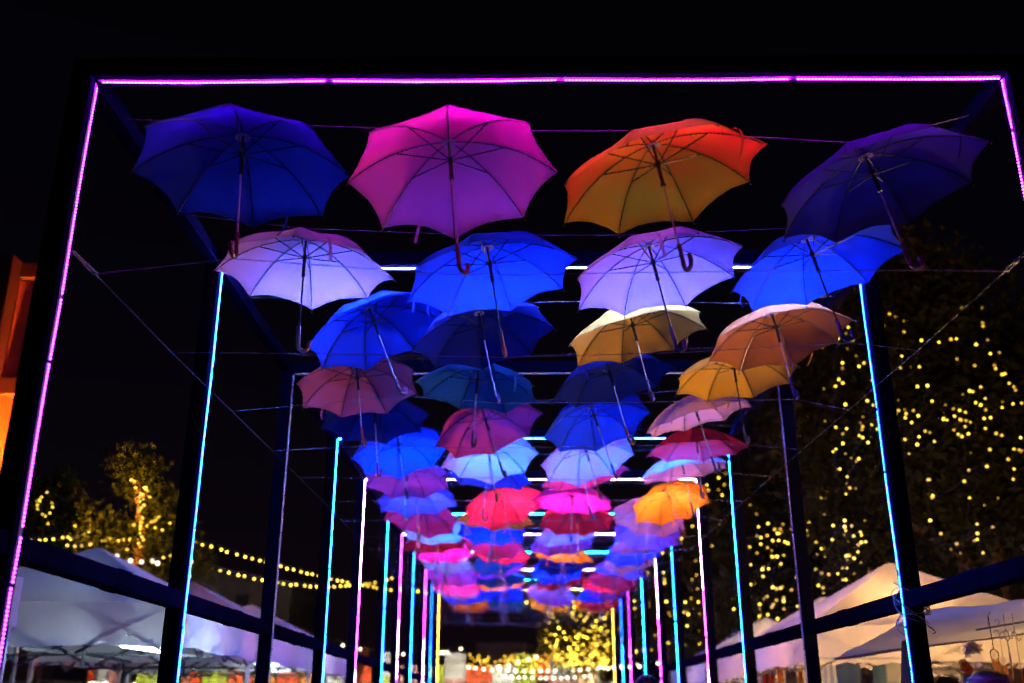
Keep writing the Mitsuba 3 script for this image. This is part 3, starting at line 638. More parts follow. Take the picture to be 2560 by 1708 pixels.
for q in range(420):
    b = spine[int(r_.integers(12))] + r_.normal(0, 0.006, 3)
    d = np.array([r_.normal(0.35, 0.5), r_.normal(0, 0.5), r_.normal(0.1, 0.5)]); d /= np.linalg.norm(d)
    Lq = r_.uniform(0.02, 0.05)
    w = np.cross(d, r_.standard_normal(3)); w *= 0.0022 / np.linalg.norm(w)
    m = b + d * Lq * 0.6 + [0, 0, 0.004]
    tufts.append((np.array([b - w, b + w, m + w * 0.8, b + d * Lq - [0, 0, 0.008], m - w * 0.8]), np.array([[0, 1, 2], [0, 2, 4], [4, 2, 3]])))
put('plume', join(*tufts), 'fabric', k, color=(0.72, 0.62, 0.5), kind='stuff')
put('quill', tube(spine, 0.003, 5), 'cream_thread', k)
for q, (px, py, cc) in enumerate(((2412, 1668, (0.75, 0.05, 0.03)), (2408, 1660, (0.8, 0.5, 0.05)), (2420, 1674, (0.75, 0.08, 0.03)))):
    b = P(px, py, 6.0)
    put('flower', join(*[(np.array([b, b + 0.03 * np.array([math.cos(t), -0.2, math.sin(t)]), b + 0.03 * np.array([math.cos(t + 0.7), -0.1, math.sin(t + 0.7)])]), np.array([[0, 1, 2]])) for t in np.arange(7) * 0.9]), 'fabric', k, color=cc)


def garment(px0, px1, py, y, drop, col, label, seed, checks=False):
    a, b = P(px0, py, y), P(px1, py, y)
    u, v_ = np.meshgrid(np.linspace(0, 1, 15), np.linspace(0, 1, 12), indexing='ij')
    w = np.linalg.norm(b - a)
    p = a + (b - a) * u[..., None] - np.array([0, 0, 1.0]) * (v_ * drop)[..., None]
    p[..., 1] += 0.035 * np.sin(u * 14 + seed + 2 * v_) * (0.3 + v_) + 0.05 * (meshkit.noise(np.stack([u * 4, v_ * 3, u * 0 + seed], -1)) - 0.5)
    p[..., 2] -= 0.06 * np.abs(u - 0.5) * (1 - v_)
    p[..., 0] += (u - 0.5) * 0.08 * w * np.sin(3 * v_)
    c = np.array(col) * (0.75 + 0.5 * meshkit.fbm(p * 6 + seed, 3))[..., None]
    if checks:
        c = np.where((((u * 3.01).astype(int) + (v_ * 5).astype(int)) % 2)[..., None] > 0, np.array([0.30, 0.30, 0.30]), np.array([0.05, 0.09, 0.16]))
    i, j = np.meshgrid(np.arange(14), np.arange(11), indexing='ij')
    o = (i * 12 + j).ravel()
    return put('hanging_garment', (p.reshape(-1, 3), np.stack([o, o + 12, o + 13, o + 1], 1)), 'fabric', None, smooth=True, color=c.reshape(-1, 3))


GARM = [(2052, 2088, 1660, 10.3, 0.8, (0.42, 0.45, 0.55), 'pale blue grey garment hung at the left end of the clothes stall', False), (2088, 2150, 1655, 10.4, 0.9, (0.05, 0.08, 0.16), 'dark indigo denim garment hung beside the pale blue one', False),
        (2182, 2282, 1657, 10.2, 0.9, (0.1, 0.1, 0.12), 'patchwork denim garment in blue and grey squares', True), (2140, 2180, 1668, 10.9, 0.8, (0.04, 0.03, 0.03), 'black garment hung behind the patchwork denim', False),
        (1905, 1935, 1672, 15.0, 0.9, (0.20, 0.03, 0.02), 'dark red garment under the second cream tent', False), (1940, 1958, 1668, 15.0, 0.9, (0.42, 0.16, 0.05), 'tan leather garment under the second cream tent', False),
        (1962, 1990, 1670, 15.1, 0.9, (0.10, 0.07, 0.06), 'dark brown garment between the tan ones', False), (1992, 2008, 1668, 14.9, 0.9, (0.40, 0.18, 0.07), 'narrow tan garment right of the dark brown one', False),
        (1880, 1900, 1690, 15.3, 0.8, (0.5, 0.42, 0.35), 'cream garment at the left end under the second cream tent', False), (2014, 2036, 1668, 14.6, 0.9, (0.32, 0.13, 0.05), 'rust coloured garment beside the thin dark post', False),
        (1715, 1740, 1680, 21.0, 0.9, (0.40, 0.36, 0.42), 'pale garment under the farthest cream tents', False), (1790, 1815, 1682, 19.5, 0.9, (0.20, 0.05, 0.04), 'maroon garment under the third cream tent', False), (1822, 1850, 1680, 19.4, 0.9, (0.06, 0.06, 0.08), 'black garment under the third cream tent', False)]
for q, (x0, x1, py, y, drop, col, lab, ch) in enumerate(GARM):
    key = garment(x0, x1, py, y, drop, col, lab, q, ch)
    tag(key, lab, 'clothes', 'garments hung in the right stalls')
for (x0, x1, py, y, lab) in ((2040, 2290, 1650, 10.4, 'metal rail that the denim garments hang from'), (1870, 2045, 1664, 15.0, 'metal rail that the tan and red garments hang from'), (1700, 1860, 1676, 20.0, 'metal rail with garments under the far cream tents')):
    k = put('clothes_rail', tube([P(x0, py, y) + [0, 0, 0.015], P(x1, py, y) + [0, 0, 0.015]], 0.012, 6), 'tent_leg')
    tag(k, lab, 'rail')

# ------------------------------------------------------------------ string lights
YEL, YELD, WHT = (1.9, 1.25, 0.09), (0.8, 0.42, 0.02), (2.6, 2.2, 1.35)
APX, FOC, PXR = 0.0155, 5.9, 995.6


def lit(col, r, y):
    """The brightness of a string's bulbs of radius r at distance y that reads as col in their defocused discs."""
    b, s = 2 * APX * (1 / FOC - 1 / (y * 0.95)) * PXR, 2 * r / (y * 0.95) * PXR
    return np.array(col) * (1 + (b / s) ** 2)



def bulb_string(label, pts, n, rad, col, group, w, power=False):
    """Bulbs in sockets along the cable through pts."""
    pts = np.asarray(pts, float)
    k = thing('festoon_string', label, 'string lights', group)
    s = np.r_[0, np.cumsum(np.linalg.norm(np.diff(pts, axis=0), axis=1))]
    at = np.linspace(s[0], s[-1], n) + np.r_[0, rng.uniform(-0.2, 0.2, n - 2), 0] * s[-1] / n
    q = np.stack([np.interp(at, s, pts[:, i]) for i in range(3)], 1)
    q[1:-1, 2] -= 0.01
    put('cable', tube(pts + [0, 0, rad * 2.2], 0.006, 5), 'socket', k)
    for i, c in enumerate(q):
        f = rng.uniform(0.6, 1.15)
        put('bulb', ico(c + rng.normal(0, 0.006, 3), rad, 1), 'lamp_glass', k, emit=(np.array(col) if power else lit(col, rad, pts[:, 1].mean())) * f, weight=w * (1.0 if power else 0.06), smooth=True)
    put('sockets', join(*[tube([c + [0, 0, rad * 0.8], c + [0, 0, rad * 2.2]], rad * 0.5, 6) for c in q]), 'socket', k, kind='stuff')
    return k


def sagged(a, b, sag, m=14):
    u = np.linspace(0, 1, m)[:, None]
    p = np.asarray(a) * (1 - u) + np.asarray(b) * u
    p[:, 2] -= sag * 4 * (u * (1 - u))[:, 0]
    return p


LS = 'yellow bulb strings on the left'
bulb_string('yellow bulb string in front of the left small tree, upper of two', sagged(P(34, 1355, 15.2), P(245, 1330, 17), 0.02), 12, 0.02, YEL, LS, 0.05)
bulb_string('yellow bulb string climbing to the tall lit tree trunk', sagged(P(258, 1352, 17), P(335, 1312, 18), 0.02), 6, 0.02, YEL, LS, 0.05)
bulb_string('short yellow bulb string below the left small tree', sagged(P(168, 1365, 16), P(262, 1352, 17), 0.02), 6, 0.02, YELD, LS, 0.05)
bulb_string('upper long yellow bulb string running behind the unlit arch post', sagged(P(440, 1338, 17), P(1000, 1478, 26), 0.10), 36, 0.02, YEL, LS, 0.05)
bulb_string('lower long yellow bulb string meeting the upper one far back', sagged(P(478, 1404, 17), P(980, 1446, 27), 0.30), 32, 0.02, YEL, LS, 0.05)
bulb_string('yellow bulb string just under the last umbrellas, left part', sagged(P(1000, 1470, 32), P(1240, 1500, 33), 0.05), 12, 0.024, YEL, LS, 0.05)
bulb_string('yellow bulb string under the last yellow umbrella', sagged(P(1290, 1504, 33), P(1545, 1498, 34), 0.08), 20, 0.024, YEL, LS, 0.05)
WS = 'white bulb strings'
bulb_string('bright white bulbs hung behind the ridge of the nearest left tent', sagged(P(16, 1404, 13.4), P(395, 1408, 13.4), 0.25), 7, 0.03, WHT, WS, 0.5)
bulb_string('bright bulbs low on the trunk of the tall lit tree', sagged(P(293, 1390, 14.5), P(382, 1402, 14.5), 0.04), 4, 0.03, WHT, WS, 0.5)
bulb_string('bright white bulb string on the rope along the left tent tops', [P(470, 1442, 17), P(582, 1516, 19), P(757, 1582, 22), P(830, 1606, 24), P(925, 1628, 26), P(985, 1637, 27.5)], 11, 0.03, WHT, WS, 0.4)
bulb_string('white bulb string rising to the white pallet stack', [P(1008, 1636, 28), P(1085, 1634, 29), P(1124, 1628, 32), P(1153, 1622, 32)], 7, 0.03, WHT, WS, 0.3)
bulb_string('upper white bulb string across the coloured pallets, far end', sagged(P(1172, 1669, 32), P(1590, 1660, 32), 0.14), 22, 0.03, WHT, WS, 0.3)
bulb_string('lower white bulb string across the coloured pallets, far end', sagged(P(1262, 1690, 31.6), P(1475, 1690, 31.6), 0.06), 13, 0.03, WHT, WS, 0.3)
bulb_string('short white bulb string crossing up in front of the lime pallet', sagged(P(1246, 1668, 31), P(1342, 1642, 31), 0.0), 5, 0.03, WHT, WS, 0.3)
bulb_string('white bulb string low in front of the pallets, along the bottom picture edge', sagged(P(230, 1712, 32.2), P(1640, 1712, 32.4), 0.10), 38, 0.05, (300, 262, 180), WS, 0.15, True)
bulb_string('white bulb string below the lit trees on the right', sagged(P(1500, 1668, 27), P(1645, 1658, 23), 0.05), 8, 0.03, WHT, WS, 0.3)


# ------------------------------------------------------------------ trees
def leaves(centres, spread, n, size, col, seed, droop=0.3):
    r_ = np.random.default_rng(seed)
    cen = np.asarray(centres, float)
    sp = np.broadcast_to(np.asarray(spread, float), (len(cen),))
    pick = r_.choice(len(cen), n, p=sp ** 2 / (sp ** 2).sum())
    d = r_.standard_normal((n, 3)); d /= np.linalg.norm(d, axis=1, keepdims=True)
    p = cen[pick] + d * (sp[pick] * r_.uniform(0.15, 1.0, n) ** 0.6)[:, None]
    p = p + 0.10 * r_.standard_normal((n, 3))
    t = r_.standard_normal((n, 3)) + d * 0.8 + [0, 0, -droop]; t /= np.linalg.norm(t, axis=1, keepdims=True)
    s = np.cross(t, r_.standard_normal((n, 3))); s /= np.linalg.norm(s, axis=1, keepdims=True)
    L = size * r_.uniform(0.6, 1.3, n)[:, None]
    V = np.stack([p, p + t * L * 0.5 + s * L * 0.24, p + t * L, p + t * L * 0.5 - s * L * 0.24], 1).reshape(-1, 3)
    o = 4 * np.arange(n)
    F = np.stack([o, o + 1, o + 2, o + 3], 1)
    c = np.array(col) * r_.uniform(0.6, 1.4, n)[:, None] * np.array([1, 1, 1]) + r_.uniform(0, 0.02, (n, 1)) * np.array([1, 0.6, 0])
    return (V, F), np.repeat(np.clip(c, 0.004, 0.4), 4, axis=0)


def tree(label, base, limbs, blobs, n, size, col, seed, rad=0.14, group=None):
    """limbs: lists of points from the trunk outwards; blobs: (centre, radius) of the leaf clumps."""
    k = thing('leafy_tree', label, 'tree', group)
    for i, L in enumerate(limbs):
        L = np.asarray(L, float)
        m = max(6, 3 * len(L))
        u = np.linspace(0, 1, m)
        q = np.stack([np.interp(u, np.linspace(0, 1, len(L)), L[:, j]) for j in range(3)], 1)
        q[1:-1] += 0.03 * np.random.default_rng(seed + i).standard_normal((m - 2, 3))
        r0 = rad if i == 0 else rad * 0.55
        put('trunk' if i == 0 else 'branch', tube(q, np.linspace(r0, r0 * 0.4, m), 8), 'bark', k, smooth=50)
    sub, c = leaves([b[0] for b in blobs], [b[1] for b in blobs], n, size, col, seed)
    put('crown', sub, 'leaf', k, color=c, kind='stuff')
    return k


def clump(cs, rr, m, seed, inner=0.75):
    """Many small clumps on the big ones (centre, radius)."""
    r_ = np.random.default_rng(seed)
    out = []
    for c, r0 in zip(cs, rr):
        for _ in range(m):
            d = r_.standard_normal(3); d /= np.linalg.norm(d)
            out.append((np.asarray(c) + d * r0 * r_.uniform(inner * 0.6, 1.05), r0 * r_.uniform(0.18, 0.42)))
    return out


GREEN, OLIVE = (0.055, 0.085, 0.015), (0.055, 0.055, 0.017)
g = lambda p: np.array([p[0], p[1], 0.0])   # noqa: E731
b1 = P(135, 1440, 16.5)
tree('small feathery tree at the left with a few yellow bulbs, left of the tall one', g(b1), [[g(b1), P(140, 1400, 16.5), P(128, 1340, 16.5), P(118, 1290, 16.5), P(105, 1250, 16.5)], [P(140, 1400, 16.5), P(165, 1330, 16.6), P(150, 1300, 16.7)], [P(170, 1400, 16.8), P(175, 1350, 16.8), P(205, 1320, 16.9)]],
     [(P(x, y, 16.6 + dz), r0) for x, y, r0, dz in ((135, 1235, .22, 0), (150, 1205, .2, .2), (110, 1270, .3, .1), (160, 1270, .28, -.1), (95, 1310, .25, 0), (150, 1310, .32, .2), (200, 1320, .25, .1), (120, 1350, .25, -.2), (180, 1360, .25, 0), (215, 1300, .18, 0))], 4200, 0.14, (0.06, 0.085, 0.015), 11, 0.06)
b2 = P(350, 1400, 17)
tree('tall narrow tree with yellow bulbs wound up its trunk, above the nearest left tent', g(b2), [[g(b2), P(350, 1372, 17), P(358, 1320, 17), P(350, 1270, 17), P(345, 1220, 17), P(330, 1190, 17)], [P(356, 1330, 17), P(380, 1300, 17.1), P(410, 1295, 17.2)], [P(350, 1372, 17), P(320, 1350, 17), P(285, 1360, 17)], [P(350, 1270, 17), P(362, 1230, 17), P(368, 1220, 17)]],
     [(P(x, y, 17 + dz), r0) for x, y, r0, dz in ((335, 1165, .30, 0), (310, 1190, .26, .1), (370, 1185, .26, 0), (345, 1210, .22, .1), (395, 1250, .32, .1), (420, 1290, .34, 0), (385, 1290, .25, .2), (410, 1340, .32, .1), (395, 1385, .32, 0), (430, 1420, .28, .2), (280, 1320, .22, 0), (295, 1355, .3, -.1), (330, 1370, .28, .1), (260, 1370, .26, .2), (450, 1310, .2, .1), (490, 1415, .24, .2), (425, 1440, .2, 0), (370, 1400, .25, 0), (500, 1390, .2, .3))], 4200, 0.13, (0.03, 0.046, 0.009), 12, 0.085)
# right: the big dark trees hung with lights
def big(label, x, y, h, spots, n, col, seed):
    return tree(label, None, [[(x, y, 0), (x + .1, y, h * .3), (x - .1, y + .1, h * .6), (x, y, h * .85)]] + [[(x, y, h * .35), (np.array([x, y, h * .35]) + np.asarray(s)) / 2 + [0, 0, .3], s] for s, _ in spots[:5]],
                clump([s for s, _ in spots], [r0 for _, r0 in spots], 26, seed), n, 0.19, col, seed, 0.22, 'dark trees hung with yellow lights on the right')


big('largest dark tree hung with yellow lights, far right behind the cream tent', 8.2, 17.5, 8.5, [(P(2330, 850, 17.0), 1.5), (P(2200, 1050, 17), 1.6), (P(2420, 1100, 16.5), 1.6), (P(2480, 900, 17), 1.2), (P(2250, 1280, 17), 1.5), (P(2450, 1300, 17.5), 1.6), (P(2130, 860, 18), 1.0), (P(2120, 1200, 18), 1.2), (P(2540, 1200, 16), 1.2), (P(2290, 720, 17.5), 0.9)], 26000, OLIVE, 21)
big('dark tree hung with yellow lights behind the third cream tent', 6.6, 24, 6.5, [(P(2010, 1250, 22), 1.5), (P(1900, 1330, 22), 1.4), (P(2050, 1100, 22), 1.4), (P(1850, 1450, 22), 1.3), (P(1990, 1420, 22), 1.3), (P(1980, 1000, 22.5), 1.1), (P(2080, 1400, 22), 1.2)], 15000, OLIVE, 22)
big('dark tree with warm lights seen between the arch posts on the right', 5.4, 28.5, 5.5, [(P(1700, 1400, 27), 1.3), (P(1780, 1330, 27), 1.3), (P(1650, 1480, 27), 1.1), (P(1760, 1480, 27), 1.3), (P(1840, 1250, 27), 1.2), (P(1700, 1560, 27), 1.1)], 11000, (0.045, 0.042, 0.012), 23)
big('round tree covered in dense golden lights at the far end', 2.2, 33, 4.2, [(P(1440, 1560, 32.5), 0.95), (P(1500, 1560, 32.5), 0.9), (P(1410, 1600, 32), 0.7), (P(1480, 1610, 32), 0.8), (P(1460, 1520, 33), 0.6)], 6000, (0.07, 0.06, 0.012), 24)
# palm
kp = thing('palm', 'small dark palm with feathery fronds under the right trees', 'palm')
c0 = P(1660, 1610, 21.5)
put('trunk', tube([g(c0), g(c0) + [0.05, 0, 1.2], c0], [0.12, 0.1, 0.09], 8), 'bark', kp, smooth=50)
for q in range(11):
    a = q * 2 * math.pi / 11 + 0.3
    u = np.linspace(0, 1, 12)
    sp = c0 + np.stack([np.cos(a) * u * 1.0, np.sin(a) * u * 1.0, 0.75 * u - 0.85 * u ** 2.2], 1)
    parts = [tube(sp, 0.012, 4)]
    for s, e in zip(sp[1:], np.gradient(sp, axis=0)[1:]):
        e = e / np.linalg.norm(e)
        for sg in (-1, 1):
            w = np.cross(e, [0, 0, 1]); w /= np.linalg.norm(w)
            tipp = s + (sg * w * 0.28 + e * 0.18 + np.array([0, 0, -0.10]))
            parts.append((np.array([s - e * 0.012, s + e * 0.012, tipp]), np.array([[0, 1, 2]])))
    put('frond', join(*parts), 'leaf', kp, color=(0.05, 0.075, 0.03))

# ------------------------------------------------------------------ fairy lights in the trees (as seen in the photograph)
Z1 = [(1472,352),(1416,480),(1567,470),(1681,525),(1795,537),(1873,518),(1909,515),(2080,410),(2082,432),(2112,522),(2037,552),(1912,647),(2130,612),(2190,605),(1443,590),(1553,628),(1667,698),(1544,705),(1465,748),(2028,690),(2157,688),(2165,710),(2208,748),(2226,743),(2253,805),(2284,828),(2295,850),(1655,826),(1720,821),(1995,855),(2015,860),(2068,830),(1135,512),(1202,440),(1233,522),(1165,672),(1165,708),(1305,673),(1273,695),(1141,780),(1167,803),(1120,824),(1085,844),(1360,787),(1327,920),(1365,947),(1073,953),(1184,943),(1750,922),(2035,932),(2067,947),(2098,950),(2100,978),(2097,905),(2207,963),(2278,940),(2334,935),(1531,983),(1513,1005),(1628,983),(1580,1003),(1575,1030),(1660,1018),(1617,1062),(1888,972),(1930,982),(1968,995),(1897,1020),(1938,1045),(1930,1040),(1972,1050),(1995,1060),(1830,1030),(1847,1045),(1823,1040),(2090,1035),(2132,1030),(1966,1088),(1893,1112),(1920,1138),(1945,1153),(1987,1135),(2098,1100),(2168,1133),(2205,1146),(2328,1160),(1705,1118),(1735,1127),(1573,1172),(1665,1155),(1653,1205),(1600,1265),(1765,1185),(2127,1238),(2285,1235),(2318,1240),(2335,1245),(2247,1302),(2108,1348),(1990,1372),(2285,1365),(1724,1435),(1733,1435),(2280,1432),(1960,1445),(1755,1540),(1750,1550),(1995,1553),(1063,1103),(1122,1093),(1192,1102),(1167,1135),(1297,1087),(1293,1107),(1357,1077),(1398,1040),(1392,1104),(1275,1148),(1297,1160),(1332,1192),(943,1148),(908,1190),(1008,1207),(1080,1190),(1168,1198),(1122,1235),(1103,1252),(938,1248),(995,1297),(988,1318),(1032,1355),(1148,1365),(1255,1313),(1272,1298),(1023,1418),(1017,1433),(1035,1468),(1012,1491),(1195,1415),(1213,1488),(1188,1528),(1052,1550),(1023,1558),(978,1560),(357,1423),(280,1470),(395,1468),(288,1503),(262,1522),(380,1535),(265,1557),(487,1555)]
Z2 = [(1141,33),(1222,86),(1080,123),(1022,228),(1250,292),(1097,323),(1075,250),(890,60),(885,12),(770,87),(1070,85),(920,393),(928,530),(888,575),(935,663),(768,703),(775,782),(820,790),(865,800),(880,755),(783,852),(803,888),(828,887),(848,908),(845,860),(790,945),(838,1018),(945,790),(960,905),(957,1060),(958,1188),(1176,739),(1090,898),(1210,940),(1280,752),(1293,632),(1288,860),(1337,935),(1345,857),(1438,742),(1442,908),(1530,928),(1613,911),(1707,950),(1535,810),(1651,838),(1665,812),(1765,780),(1765,748),(1768,856),(1841,672),(1890,552),(1695,772),(1605,737),(1698,662),(1737,655),(1660,647),(1425,608),(1448,620),(1448,430),(1385,428),(1508,319),(1437,260),(1610,267),(1545,232),(1523,67),(1507,155),(1547,170),(1607,150),(1678,92),(1733,88),(1758,42),(1720,132),(1705,130),(1750,120),(1785,108),(1845,85),(1615,35),(1778,212),(1805,225),(1717,197),(1660,200),(1700,352),(1657,355),(1765,340),(1738,422),(1560,475),(1567,543),(1620,470),(2010,30),(2100,10),(2177,62),(2162,150),(2233,190),(2220,238),(2165,342),(1988,143),(1945,162),(1990,100),(2050,122),(2240,55),(2105,88),(2208,130),(2078,215),(1985,288),(2130,277),(1978,472),(2100,488),(2073,475),(2130,512),(2150,525),(2197,522),(2285,517),(2015,608),(2098,630),(2143,652),(2145,695),(1898,830),(655,1185),(583,1243),(600,1283),(658,1298),(622,1362),(470,1250),(490,1250),(418,1250),(570,450),(575,465),(560,517),(605,505),(570,545),(545,550),(620,570),(620,605),(440,590),(432,600),(450,507),(465,358),(458,330),(580,300),(600,318),(553,203),(580,210),(640,240),(748,190),(783,180),(420,750),(420,850),(460,830),(455,860),(465,800),(335,850),(330,780),(300,730),(320,440),(335,535),(612,900),(600,935),(638,785),(590,735),(320,960),(325,930),(300,1085),(300,1150),(300,1195),(320,1280),(297,1265),(345,1260),(350,1275),(310,1315),(335,1320),(290,1310)]
Z3 = [(583,5),(470,57),(583,65),(593,103),(652,58),(670,155),(735,117),(745,147),(785,210),(717,240),(743,215),(710,308),(673,368),(600,345),(626,343),(518,518),(605,462),(563,465),(609,670),(722,605),(330,630),(375,650),(375,695),(73,672),(132,830),(1507,132),(1660,230),(1858,130),(1832,200),(1858,188),(2003,70),(1405,5),(1912,317),(1855,40),(565,575),(595,575)]
lights = [(1660 + x * 900 / 2350, 650 + y * 900 / 2350) for x, y in Z1] + [(1500 + x * 600 / 2306, 1300 + y * 600 / 2306) for x, y in Z2] + [(1960 + x * 600 / 2306, 1300 + y * 600 / 2306) for x, y in Z3]
keep = []
for q in lights:
    if all((q[0] - o[0]) ** 2 + (q[1] - o[1]) ** 2 > 9 for o in keep): keep.append(q)
bands = {'right': [q for q in keep if q[0] >= 2080], 'middle': [q for q in keep if 1860 <= q[0] < 2080], 'left': [q for q in keep if q[0] < 1860]}
for nm, lab, y0, rad in (('right', 'sparse yellow fairy lights wound through the largest dark tree on the right', 14.7, 0.021), ('middle', 'yellow fairy lights in the tree behind the third cream tent', 19.9, 0.023), ('left', 'yellow fairy lights in the tree between the right arch posts', 24.9, 0.025)):
    k = thing('fairy_lights', lab, 'string lights', 'fairy lights in the right trees')
    pts = []
    for (px, py) in bands[nm]:
        c = P(px, py, y0 + rng.uniform(-0.6, 0.6))
        pts.append(c)
        put('bulb', ico(c, rad * rng.uniform(0.7, 1.1), 0), 'lamp_glass', k, emit=lit(YEL if rng.random() < 0.7 else YELD, rad, y0) * rng.uniform(0.5, 1.4), weight=0.003)
    pts = np.array(pts)
    pts = pts[np.lexsort((pts[:, 0], np.round(pts[:, 2] * 1.2)))]
    segs = [tube(np.stack([a, (a + b) / 2 + [0, 0.3, -0.05], b]), 0.003, 3, False) for a, b in zip(pts[:-1], pts[1:]) if np.linalg.norm(a - b) < 2.0]
    put('wire', join(*segs), 'socket', k)
    # dimmer bulbs deeper in the crown
    dim = [P(px + rng.normal(0, 40), py + rng.normal(0, 40), y0 + rng.uniform(0.5, 2.5)) for px, py in bands[nm][::2]]
    put('inner_bulbs', join(*[ico(c, rad * 0.55, 0) for c in dim]), 'lamp_glass', k, emit=lit(YELD, rad * 0.55, y0) * 0.4, weight=0.05, kind='stuff')
for lab, dots, y0 in (('yellow bulbs looped through the small feathery left tree', [(307, 322), (272, 353), (258, 370), (260, 380), (240, 381), (244, 404), (246, 430), (340, 391), (343, 418), (278, 465), (296, 478), (326, 457), (314, 526), (491, 541), (460, 628), (580, 580)], 16.2),
                      ('yellow bulbs wound up the tall narrow tree trunk', [(858, 240), (877, 250), (886, 292), (945, 292), (950, 300), (965, 312), (955, 290), (918, 330), (932, 336), (911, 351), (914, 380), (938, 366), (979, 352), (942, 405), (924, 422), (906, 442), (933, 490), (923, 517), (918, 541), (916, 562), (916, 590), (928, 612), (936, 632), (959, 541), (988, 514), (1010, 512), (1017, 488), (1040, 482), (1020, 500), (1046, 494), (1065, 512), (1110, 524), (1014, 553), (1060, 568), (905, 655), (922, 675), (735, 656), (774, 637), (806, 630), (848, 627), (700, 675), (830, 695), (1067, 748), (1115, 735)], 16.7)):
    k = thing('fairy_lights', lab, 'string lights', 'fairy lights in the left trees')
    pts = np.array([P(x * 600 / 1568, 1108 + y * 600 / 1568, y0 + rng.uniform(-0.1, 0.1)) for x, y in dots])
    for c in pts:
        put('bulb', ico(c, 0.016, 0), 'lamp_glass', k, emit=lit(YEL, 0.016, y0) * rng.uniform(0.35, 0.75), weight=0.004)
    put('wire', join(*[tube([a, b], 0.003, 3, False) for a, b in zip(pts[:-1], pts[1:]) if np.linalg.norm(a - b) < 0.6]), 'socket', k)
# dense golden lights of the round far tree, and the net of lights over the pallets
k = thing('fairy_lights', 'dense golden lights covering the round tree at the far end', 'string lights')
r_ = np.random.default_rng(5)
pts = []
while len(pts) < 270:
    x, y = r_.uniform(1362, 1522), r_.uniform(1500, 1668)
    fx, fy = (x - 1362) / 160, (y - 1500) / 168
    dens = 0.25 + 0.75 * fy ** 1.3
    if (fx - 0.42) ** 2 / 0.012 + (fy - 0.42) ** 2 / 0.02 < 1: dens *= 0.08
    if fx < 0.35 and fy > 0.62 + 0.6 * (0.35 - fx): dens *= 0.5 if fx > .12 else 0.05
    if r_.random() < dens: pts.append((x, y))
for i, (x, y) in enumerate(pts):
    if i < 150:
        put('bulb', ico(P(x, y, 31.4 + r_.uniform(-0.5, 0.5)), 0.02, 0), 'lamp_glass', k, emit=lit(YEL, 0.02, 31.4) * r_.choice([0.25, 0.5, 1.1]), weight=0.003)
put('bulbs', join(*[ico(P(x, y, 31.4 + r_.uniform(-0.5, 0.9)), 0.018, 0) for x, y in pts[150:]]), 'lamp_glass', k, emit=lit(YELD, 0.018, 31.4) * 0.6, weight=0.4, kind='stuff')
k = thing('light_net', 'low band of dim golden lights draped along the pallet tops', 'string lights')
put('bulbs', join(*[ico(P(r_.uniform(1172, 1530), 1652 + 11 * r_.standard_normal() * 0.7, 31.8 + r_.uniform(-0.2, 0.2)), 0.018, 0) for _ in range(130)]), 'lamp_glass', k, emit=lit(YELD, 0.018, 31.8) * 0.8, weight=0.25, kind='stuff')
put('wire', tube([P(1172, 1648, 31.8), P(1350, 1650, 31.8), P(1530, 1646, 31.8)], 0.004, 4), 'socket', k)

# ------------------------------------------------------------------ pallet wall at the far end
YP = 34.0
w_ = thing('board_wall', 'dark board wall that the coloured pallets lean on', 'wall')
xa, xb = P(200, 1680, YP)[0] - 3, P(1800, 1680, YP)[0] + 2
put('boards', box(((xa + xb) / 2, YP + 0.35, 1.25), (xb - xa, 0.08, 2.5)), 'dark_wall', w_)
k = None
PAL = [  # px left, right, top, bottom, colour, slats across?
    (285, 318, 1668, 1730, 'orange', 0), (318, 338, 1668, 1730, 'pink', 0), (270, 330, 1668, 1730, 'pink', 1)]
def pallet(px0, px1, py0, py1, colour, across, label, y=YP):
    a, b = P(px0, py1, y), P(px1, py0, y)
    k = thing('pallet', label, 'pallet', 'painted pallets stacked into a wall')
    x0, x1, z0, z1 = a[0], b[0], a[2], b[2]
    m = 'pallet_' + colour
    yy = y
    W_, H_ = x1 - x0 - 0.015, z1 - z0 - 0.015
    n = 6 if across else 8
    for i in range(n):
        if across:
            z = z0 + (i + 0.5) * H_ / n
            put('slat', box((x0 + W_ / 2, yy - 0.075 + rng.normal(0, 0.004), z), (W_, 0.02, H_ / n * 0.62)), m, k)
        else:
            x = x0 + (i + 0.5) * W_ / n
            put('slat', box((x, yy - 0.075 + rng.normal(0, 0.004), z0 + H_ / 2), (W_ / n * 0.66, 0.02, H_)), m, k)
    for q in (0.04, 0.5, 0.96):
        if across: put('bearer', box((x0 + W_ * q, yy, z0 + H_ / 2), (0.07, 0.12, H_)), m, k)
        else: put('bearer', box((x0 + W_ / 2, yy, z0 + H_ * q), (W_, 0.12, 0.07)), m, k)


